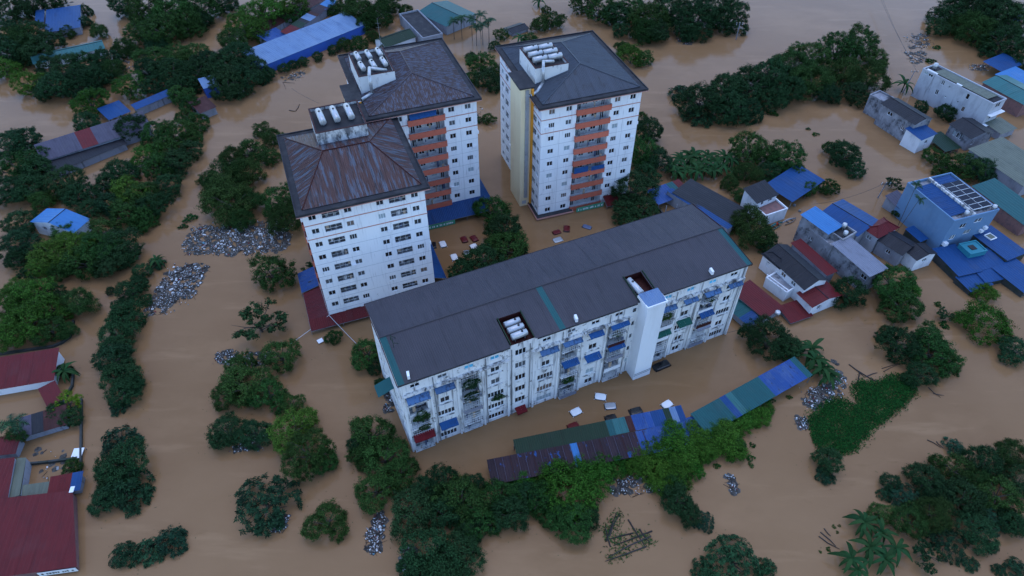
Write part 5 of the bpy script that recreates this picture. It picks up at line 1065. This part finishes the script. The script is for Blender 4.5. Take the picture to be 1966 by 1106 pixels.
def raft(poly, n, seed, label, big=.5, sticks=0, base=True):
    pts, r = scatter(poly, n, seed, 1.3, True); m = MB()
    for x, y in pts:
        s = r.uniform(.08, .20) if r.random() < .88 else r.uniform(.2, big*.7); a = r.uniform(0, 6.28); t = rv(r)*.25
        ax = Vector((math.cos(a), math.sin(a), t.x)) * s; ay = Vector((-math.sin(a), math.cos(a), t.y)) * s * r.uniform(.4, .9); m.obox((x, y, r.uniform(.03, .18)), ax*.5, ay*.5, Vector((0,0,r.uniform(.02,.09))))
    o = tag(obj('floating_rubbish', m, 'rubbish', kind='stuff'), label, 'rubbish')
    if sticks or base:
        q, r2 = scatter(poly, n//2 + 6, seed + 90, .5, True); m = MB()
        for k, (x, y) in enumerate(q):
            rad = r2.uniform(.25, .75); a0 = r2.uniform(0, 6.28); m.poly([(x + rad*r2.uniform(.6, 1.2)*math.cos(a0 + j*1.047), y + rad*r2.uniform(.6, 1.2)*math.sin(a0 + j*1.047), .012 + .00005*k) for j in range(6)])
        obj('scum_mat', m, 'scum', o, kind='stuff')
        q, r2 = scatter(poly, sticks + n//3, seed + 50, .9, True); m = MB()
        for k, (x, y) in enumerate(q):
            l = r2.uniform(1.0, 3.0) if k < sticks else r2.uniform(.3, .9); a = r2.uniform(0, 6.28); d = Vector((math.cos(a), math.sin(a), r2.uniform(-.03,.15)))*l/2; c = Vector((x, y, .06)); m.tube(c - d, c + d, .05 if k < sticks else .07, .02, n=4, cap=False)
        obj('twig_litter', m, 'wood_dark', o, kind='stuff')
    return o
raft([(355,462),(372,440),(420,436),(470,424),(520,428),(548,440),(556,468),(535,478),(500,486),(455,490),(410,488),(395,482),(375,492),(362,480)], 1500, 1, 'biggest raft of white and grey rubbish, left of the nearest tower', .9, 30)
raft([(365,505),(398,508),(392,530),(378,560),(350,572),(320,590),(296,606),(282,606),(290,580),(300,555),(320,530),(345,512)], 950, 2, 'long raft of rubbish against the left tree row', .7, 40)
raft([(416,680),(440,674),(455,684),(450,696),(425,700)], 120, 3, 'small grey rubbish patch left of the big tree clump', .5, 8)
raft([(468,680),(505,678),(512,698),(490,705),(470,700)], 80, 4, 'rubbish with white frames above the big tree clump', 1.0, 6)
raft([(702,1030),(718,1012),(738,1022),(734,1055),(712,1064)], 170, 5, 'oval rubbish patch left of the dark thicket', .5, 8)
raft([(718,990),(732,985),(738,1010),(722,1018)], 70, 6, 'thin line of rubbish along the dark thicket edge', .5, 4)
raft([(768,1062),(785,1048),(800,1062),(790,1090),(772,1098)], 90, 7, 'white rubbish at the bottom edge, left of the dark wood', .6, 6)
raft([(1540,768),(1560,752),(1600,738),(1612,700),(1606,690),(1618,718),(1612,750),(1580,778),(1556,786)], 240, 8, 'rubbish drift between banana plants and the green weed', .6, 14)
raft([(516,1008),(536,990),(556,992),(548,1012),(528,1022)], 70, 9, 'rubbish caught on the wide dark flooded shrub', .6, 6)
raft([(470,845),(500,835),(512,848),(480,862),(440,868)], 90, 10, 'rubbish line under the big tree clump', .5, 5)
raft([(1750,66),(1782,64),(1786,84),(1765,96),(1745,92)], 130, 11, 'grey rubbish and branches at top right', .8, 16)
raft([(1738,100),(1775,96),(1780,118),(1750,122)], 90, 12, 'drifted branches and rubbish behind the pale house', .8, 14)
raft([(1862,128),(1895,122),(1890,132),(1866,136)], 60, 13, 'string of rubbish between pale house and blue canopy', .6, 5)
raft([(1875,92),(1920,80),(1925,96),(1885,102)], 60, 14, 'rubbish and branches below the top right wood', .8, 8)
raft([(540,148),(580,136),(585,146),(548,156)], 40, 15, 'scattered rubbish below the warehouse hedge', .6, 8)
raft([(1300,72),(1330,76),(1325,86),(1300,84)], 40, 16, 'rubbish line below the wood at the top', .6, 5)
raft([(1480,184),(1520,192),(1518,199),(1476,192)], 50, 17, 'rubbish line below the long upper grove', .6, 8)
raft([(742,752),(756,770),(752,792),(742,780)], 50, 18, 'rubbish against the left end of the slab block', .5, 3)
raft([(1535,800),(1548,806),(1546,826),(1532,816)], 50, 19, 'rubbish patch at the left side of the green weed', .5, 2)
raft([(195,108),(255,110),(270,120),(215,148)], 60, 20, 'white scraps scattered in the upper left grove', 1.2, 3)
raft([(10,20),(60,4),(140,2),(145,14),(60,24)], 50, 21, 'white scraps at the top left corner', 1.0, 3)
raft([(890,215),(915,205),(925,225),(900,235)], 50, 22, 'rubbish beside the bush between the rear towers', .5, 6)
raft([(1398,914),(1408,912),(1412,945),(1402,948)], 45, 23, 'narrow rubbish strip in the lower right water', .6, 6)
raft([(1172,940),(1190,924),(1228,912),(1234,922),(1200,942),(1178,950)], 110, 26, 'grey matted scum along the foot of the vines', .3, 10)
raft([(1238,922),(1262,916),(1268,938),(1246,946)], 80, 27, 'grey matted scum patch right of the vine foot', .3, 6)
raft([(60,862),(150,866),(150,930),(70,930)], 14, 24, 'few white scraps in the lower left compound', .9, 2, False)
# leaf litter washed out from under the crowns
r = random.Random(77); lv = []; tw = []
for x, y, q in LITTER:
    for _ in range(int(q * 2.2)):
        a = r.uniform(0, 6.28); d = q * r.uniform(.85, 1.2) + abs(r.gauss(0, .9)); s_ = r.uniform(.10, .34); lv.append((Vector((x + d*math.cos(a), y + d*math.sin(a), .025)), (Vector((0,0,1)) + rv(r)*.12).normalized(), rv(r), s_, s_*.6))
o = put('leaf_litter', leaf_quads(lv, 'leaf_dark', 'leaf_litter'), kind='stuff'); tag(o, 'loose leaves floating on the water around the tree crowns', 'leaf litter')
# dead bamboo and logs
def logs(name, label, cat, segs, r0, mt='wood_dark', leaves=None):
    p0 = P(*segs[0][0]); t = thing(name, label, cat, p0)
    for a, b in segs:
        m = MB(); p, q = P(*a) - p0, P(*b) - p0; k = (p + q)/2 + Vector((random.uniform(-.3,.3), random.uniform(-.3,.3), .1)); m.tube(p + Vector((0,0,.05)), k, r0, r0*.8, n=6, cap=True); m.tube(k, q + Vector((0,0,.1)), r0*.8, r0*.4, n=6); obj('branch', m, mt, t)
    if leaves:
        lv = []; r = random.Random(len(label))
        for a, b in segs:
            for _ in range(leaves):
                q = P(*b).lerp(P(*a), r.random()*.6) - p0 + Vector((r.gauss(0,.5), r.gauss(0,.5), .15)); lv.append((q, (Vector((0,0,1)) + rv(r)*.5).normalized(), rv(r), .5, .12))
        put('foliage', leaf_quads(lv, 'leaf_feather', 'foliage'), t)
logs('fallen_bamboo', 'floating heap of dead bamboo stems at lower centre right', 'bamboo', [((1164,1040),(1184,984)),((1170,1030),(1190,988)),((1250,1030),(1166,1072)),((1252,1020),(1178,1048)),((1240,1050),(1162,1078)),((1206,998),(1240,1052)),((1215,1024),(1168,1036)),((1228,1016),(1250,1045)),((1172,1050),(1162,1010))], .13, leaves=60)
logs('drift_branch', 'dark drifting branch beside the banana plants at right', 'branch', [((1630,700),(1660,725)),((1640,708),(1690,738)),((1650,716),(1640,745)),((1662,724),(1684,716))], .12)
logs('drift_branch', 'thin sticks above the green weed carpet', 'branch', [((1693,708),(1728,700)),((1696,714),(1722,702))], .07)
logs('dead_palm', 'brown dead palm fronds left of the lower right bananas', 'branch', [((1575,1022),(1605,1050)),((1572,1030),(1612,1055)),((1582,1015),(1595,1030))], .10)
logs('drift_log', 'long log lying across the left rubbish raft', 'log', [((318,545),(392,526)),((330,530),(370,508)),((345,518),(372,506))], .16)
logs('drift_branch', 'branch tip trailing from the flooded clump at right', 'branch', [((1782,744),(1806,764)),((1792,756),(1812,760))], .08)
logs('drift_branch', 'bare branch reaching out of the lower right thicket', 'branch', [((1780,845),(1806,860)),((1798,848),(1812,862)),((1782,884),(1800,894))], .09)
logs('drift_branch', 'thin branch floating right of the vines', 'branch', [((1214,955),(1234,946)),((1222,948),(1238,947))], .06)
logs('drift_branch', 'small dark twig below the rubbish, near the left edge of the wide water', 'branch', [((568,213),(575,200)),((555,212),(568,214))], .12)
logs('drift_branch', 'thin branch left of the lone small bush at the scrub', 'branch', [((543,158),(549,172)),((543,158),(566,160))], .06)

# ---------------------------------------------------------------- drowned cars: only cabins stand above the water
def rbox_loop(L, W, z, k=.25, n=3):
    pts = []
    for sx, sy in ((1,1),(-1,1),(-1,-1),(1,-1)):
        c = (sx*(L/2 - k), sy*(W/2 - k)); a0 = {(1,1):0,(-1,1):90,(-1,-1):180,(1,-1):270}[(sx,sy)]
        for j in range(n + 1): a = R(a0 + 90*j/n); pts.append((c[0] + k*math.cos(a), c[1] + k*math.sin(a), z))
    return pts
def loft(loops, cap=True):
    m = MB(); n = len(loops[0])
    for l in loops: m.v += l
    for i in range(len(loops)-1):
        for k in range(n): k2 = (k+1) % n; m.f.append((i*n+k, i*n+k2, (i+1)*n+k2, (i+1)*n+k))
    if cap: m.f.append(tuple((len(loops)-1)*n + k for k in range(n)))
    return m
def car(u, v, ang, colour, label, L=1.85, W=1.4, up=.27, kind='car', pick_=False):
    p = P(u, v, up); t = thing('drowned_car', label, 'car', (p.x, p.y, 0), ang, 'cars under the flood')
    b = loft([rbox_loop(L*2.05, W*1.28, -.9, .35), rbox_loop(L*2.1, W*1.3, -.5, .35), rbox_loop(L*1.95, W*1.2, -.16, .4)]); obj('body', b, colour, t)
    g = loft([rbox_loop(L*1.30, W*1.06, -.14, .42), rbox_loop(L*1.04, W*.985, up - .07, .42)], False); obj('window_band', g, 'car_glass', t)
    r_ = loft([rbox_loop(L*1.06, W, up - .09, .44, 5), rbox_loop(L*1.04, W*.98, up - .02, .44, 5), rbox_loop(L*.94, W*.9, up + .03, .40, 5), rbox_loop(L*.6, W*.6, up + .055, .25, 5)]); obj('roof', r_, colour, t, smooth=True)
    for sx in (-1, 1):
        for sy in (-1, 1): m = MB(); m.tube((sx*L*.615, sy*W*.50, -.14), (sx*L*.49, sy*W*.462, up - .07), .05, n=5); obj('pillar', m, colour, t)
    if pick_: q = loft([rbox_loop(L*.6, W*.6, up + .045, .1), rbox_loop(L*.58, W*.58, up + .06, .1)]); obj('sunroof', q, 'car_glass', t)
F24 = R(24)
for a in ((1106,790,F24+R(5),'car_white','white car roof, lower left of the three white ones before the slab block'),(1153,761,F24-R(35),'car_white','white car roof nearest to the slab block front'),(1172,779,F24-R(20),'car_silver','silver car roof between white and black ones before the slab block'),
          (1281,776,F24+R(10),'car_white','white car roof at the right end of the parking shed'),(1173,802,F24-R(8),'car_black','black car roof beside the green shed'),(1221,789,F24-R(6),'car_black','black car roof beside the blue part of the shed',2.1,1.45),(1101,818,F24,'car_red','red car roof touching the dark green shed'),
          (1271,700,F24+R(2),'car_black','black pickup roof beside the white lift shaft',2.9,1.5,.5,'car',True),
          (831,470,R(100),'car_black','black car roof at the right wall of the nearest tower'),(850,468,R(110),'car_white','white car roof in the yard between the towers'),(891,459,R(110),'car_red','bright red car roof in the yard behind the trees'),
          (910,457,R(120),'car_red','dark red car roof beside the yard trees',1.9,1.4),(912,476,R(115),'car_white','white van roof half under the yard trees',2.8,1.5,.55),(896,485,R(100),'car_silver','small silver car roof in the yard',1.6,1.3),(872,493,R(110),'car_white','white car roof with black windscreen nearest the yard trees'),
          (1069,445,F24,'car_red','small dark red car roof before the slate-roofed tower',1.7,1.3,.25),(1088,438,F24+R(60),'car_red','larger dark red car roof before the slate-roofed tower',1.9,1.4,.3),(1127,435,F24-R(50),'car_slate','slate blue car roof before the slate-roofed tower',1.9,1.2,.2),(1071,460,F24,'car_silver','grey sunken car roof behind the slab block ridge',2.0,1.5,.12),
          (1313,396,F24,'car_red','red car roof in the walled yard behind the slab block',1.6,1.2,.3)): car(*a)

# ---------------------------------------------------------------- poles, wires, ropes, boats
def pole(u, v, h, label, arms=2, lean=(0,0)):
    p = P(u, v); t = thing('utility_pole', label, 'pole', p); top = Vector((lean[0], lean[1], h)); m = MB(); m.tube((0,0,-1), top, .16, .10, n=8); obj('mast', m, 'concrete', t)
    for k in range(arms):
        c = top*(1 - .09*k) ; m = MB(); m.box(c.x - 1.1, c.x + 1.1, c.y - .05, c.y + .05, c.z - .25, c.z - .15); obj('cross_arm', m, 'black_iron', t)
        for x in (-.95, 0, .95): q = MB(); q.tube((c.x + x, c.y, c.z - .15), (c.x + x, c.y, c.z + .08), .07, .05, n=7); obj('insulator', q, 'white_plastic', t)
    return p + top
def wire(a, b, label, sag=1.0, r_=.035, mt='black_iron', name='cable', cat='cable'):
    m = MB(); n = 10; pts = [a.lerp(b, k/n) - Vector((0,0,sag*4*(k/n)*(1-k/n))) for k in range(n+1)]; o = a.copy(); m.path([p - o for p in pts], r_, 5)
    return tag(obj(name, m, mt, loc=o), label, cat)
t1 = pole(1413, 76, 5.5, 'utility pole standing in the water beside the top wood', 2)
t2 = pole(1685, 380, 4.5, 'dark leaning pole in the water left of the light blue house', 2, (.4, 0)); t3 = pole(1733, 178, 6.5, 'leaning pale pole at the end of the long upper grove', 1, (.9, .3))
wire(P(1688,-20,4), P(1762,140,6), 'upper power line crossing the water at top right', .8); wire(P(1684,-20,3.5), P(1758,128,5.5), 'lower power line crossing the water at top right', .8)
wire(t2, P(1796,342,5), 'sagging power line from the leaning pole to the right', 1.0); wire(t2, P(1560,392,6), 'sagging power line from the leaning pole to the left', 1.2)
ca = to_world(OA, AA, -.1, -.1, 1.9); wire(ca, P(558,660), 'pale hose from the foot of the nearest tower towards the left', .1, .05, 'alu', 'hose', 'hose'); wire(ca, P(688,664), 'pale rope from the foot of the nearest tower to the tree', .1, .05, 'alu', 'rope', 'rope')
wire(to_world(OA, AA, -.3, 3, 8), ca, 'thin cable hanging down the corner of the nearest tower', .4, .03, 'alu')
wire(P(560,170,3), P(612,198,3), 'thin dark wire over the water behind the nearest tower', .3); wire(P(1390,640,1.2), P(1446,625,2.5), 'black cable from the slab block to the blue strip roof', .2)
for k, (u, v) in enumerate(((1276,415),(1296,412))): pole(u, v, 3.0, f'{("left","right")[k]} thin dark pole in the yard behind the slab block', 0)
def boat(u, v, ang, L, label, mt):
    p = P(u, v, .2); t = thing('rowing_boat', label, 'boat', (p.x, p.y, 0), ang); m = MB(); n = 9; sec = []
    for k in range(n):
        x = -L/2 + L*k/(n-1); f = math.sin(math.pi*(.12 + .88*min(1, (k+.6)/(n-1)*.98)))**.6 if k > n/2 else .75 + .25*math.sin(math.pi*k/(n-1)); w = .62*max(f, .06); sec.append([(x,-w,.36),(x,-w*.7,-.15),(x,w*.7,-.15),(x,w,.36),(x,w*.9,.34),(x,w*.62,-.05),(x,-w*.62,-.05),(x,-w*.9,.34)])
    for s in sec: m.v += s
    for i in range(n-1):
        for k in range(8): k2 = (k+1) % 8; m.f.append((i*8+k, (i+1)*8+k, (i+1)*8+k2, i*8+k2))
    m.f.append(tuple(range(8))); m.f.append(tuple((n-1)*8+k for k in range(8))[::-1]); obj('hull', m, mt, t)
    for x in (-.8, .5): q = MB(); q.box(x, x+.22, -.5, .5, .14, .18); obj('thwart', q, 'wood_dark', t)
    return p
pb = boat(1491, 433, R(35), 4.2, 'small teal boat with a rescuer, behind the slab block', 'boat_teal')
boat(1517, 424, R(30), 3.8, 'small grey boat moored by the mouldy concrete house', 'car_silver')
def seated_person(loc, rz):
    V = {'pel':((0,0,.28),.15),'spn':((.02,0,.52),.14),'che':((.05,0,.72),.16),'nek':((.07,0,.88),.055),'hd1':((.08,0,.98),.085),'hd2':((.09,0,1.08),.10),'hd3':((.09,0,1.17),.07),
         'hl':((.04,.10,.26),.10),'kl':((.45,.14,.38),.075),'al':((.42,.14,.02),.05),'fl':((.56,.15,.0),.045),'hr':((.04,-.10,.26),.10),'kr':((.45,-.14,.38),.075),'ar':((.42,-.14,.02),.05),'fr':((.56,-.15,.0),.045),
         'sl':((.05,.19,.78),.07),'el':((.18,.27,.55),.05),'wl':((.40,.22,.52),.038),'gl':((.48,.20,.52),.035),'sr':((.05,-.19,.78),.07),'er':((.18,-.27,.55),.05),'wr':((.40,-.22,.52),.038),'gr':((.48,-.20,.52),.035)}
    E = 'pel spn,spn che,che nek,nek hd1,hd1 hd2,hd2 hd3,pel hl,hl kl,kl al,al fl,pel hr,hr kr,kr ar,ar fr,che sl,sl el,el wl,wl gl,che sr,sr er,er wr,wr gr'.split(',')
    ks = list(V); me = bpy.data.meshes.new('person'); me.from_pydata([V[k][0] for k in ks], [(ks.index(a), ks.index(b)) for a, b in (e.split() for e in E)], [])
    o = put('person', me, None, loc, rz); md = o.modifiers.new('skin', 'SKIN')
    for i, k in enumerate(ks): me.skin_vertices[0].data[i].radius = (V[k][1],)*2; me.skin_vertices[0].data[i].use_root = (k == 'pel')
    o.modifiers.new('sub', 'SUBSURF').levels = 1; me.materials.append(MAT['trousers'])
    j = loft([[(x*.9+.02, y, z) for x, y, z in rbox_loop(.34,.38,.34,.12)], [(x+.03, y, z) for x, y, z in rbox_loop(.37,.44,.58,.14)], [(x+.05, y, z) for x, y, z in rbox_loop(.36,.46,.80,.14)], [(x+.06, y, z) for x, y, z in rbox_loop(.2,.26,.87,.08)]]); obj('life_jacket', j, 'life_red', o)
    h = loft([[(x+.085, y, z) for x, y, z in rbox_loop(.25,.23,1.07,.1)], [(x+.085, y, z) for x, y, z in rbox_loop(.24,.22,1.16,.1)], [(x+.085, y, z) for x, y, z in rbox_loop(.1,.1,1.23,.04)]]); obj('hair', h, 'hair', o)
    return tag(o, 'person in a red life jacket sitting in the small teal boat', 'person')
seated_person((pb.x, pb.y, .14), R(35))
board('white_hull', 'white capsized boat or float beside the bush at the nearest tower', 'float', ((612,660),(622,655),(610,656)), .25, 'white_plastic')
for k, (u, v) in enumerate(((1535,406),(1525,395))):
    m = MB(); m.tube((0,0,-.2),(0,0,.35),.35,.3,n=10); m.tube((0,0,.35),(0,0,.5),.3,.12,n=10); tag(obj('drifting_drum', m, 'grey_pipe', loc=P(u, v)), f'{("lower","upper")[k]} dark drum drifting beside the rooftop terrace', 'drum', 'drifting drums')
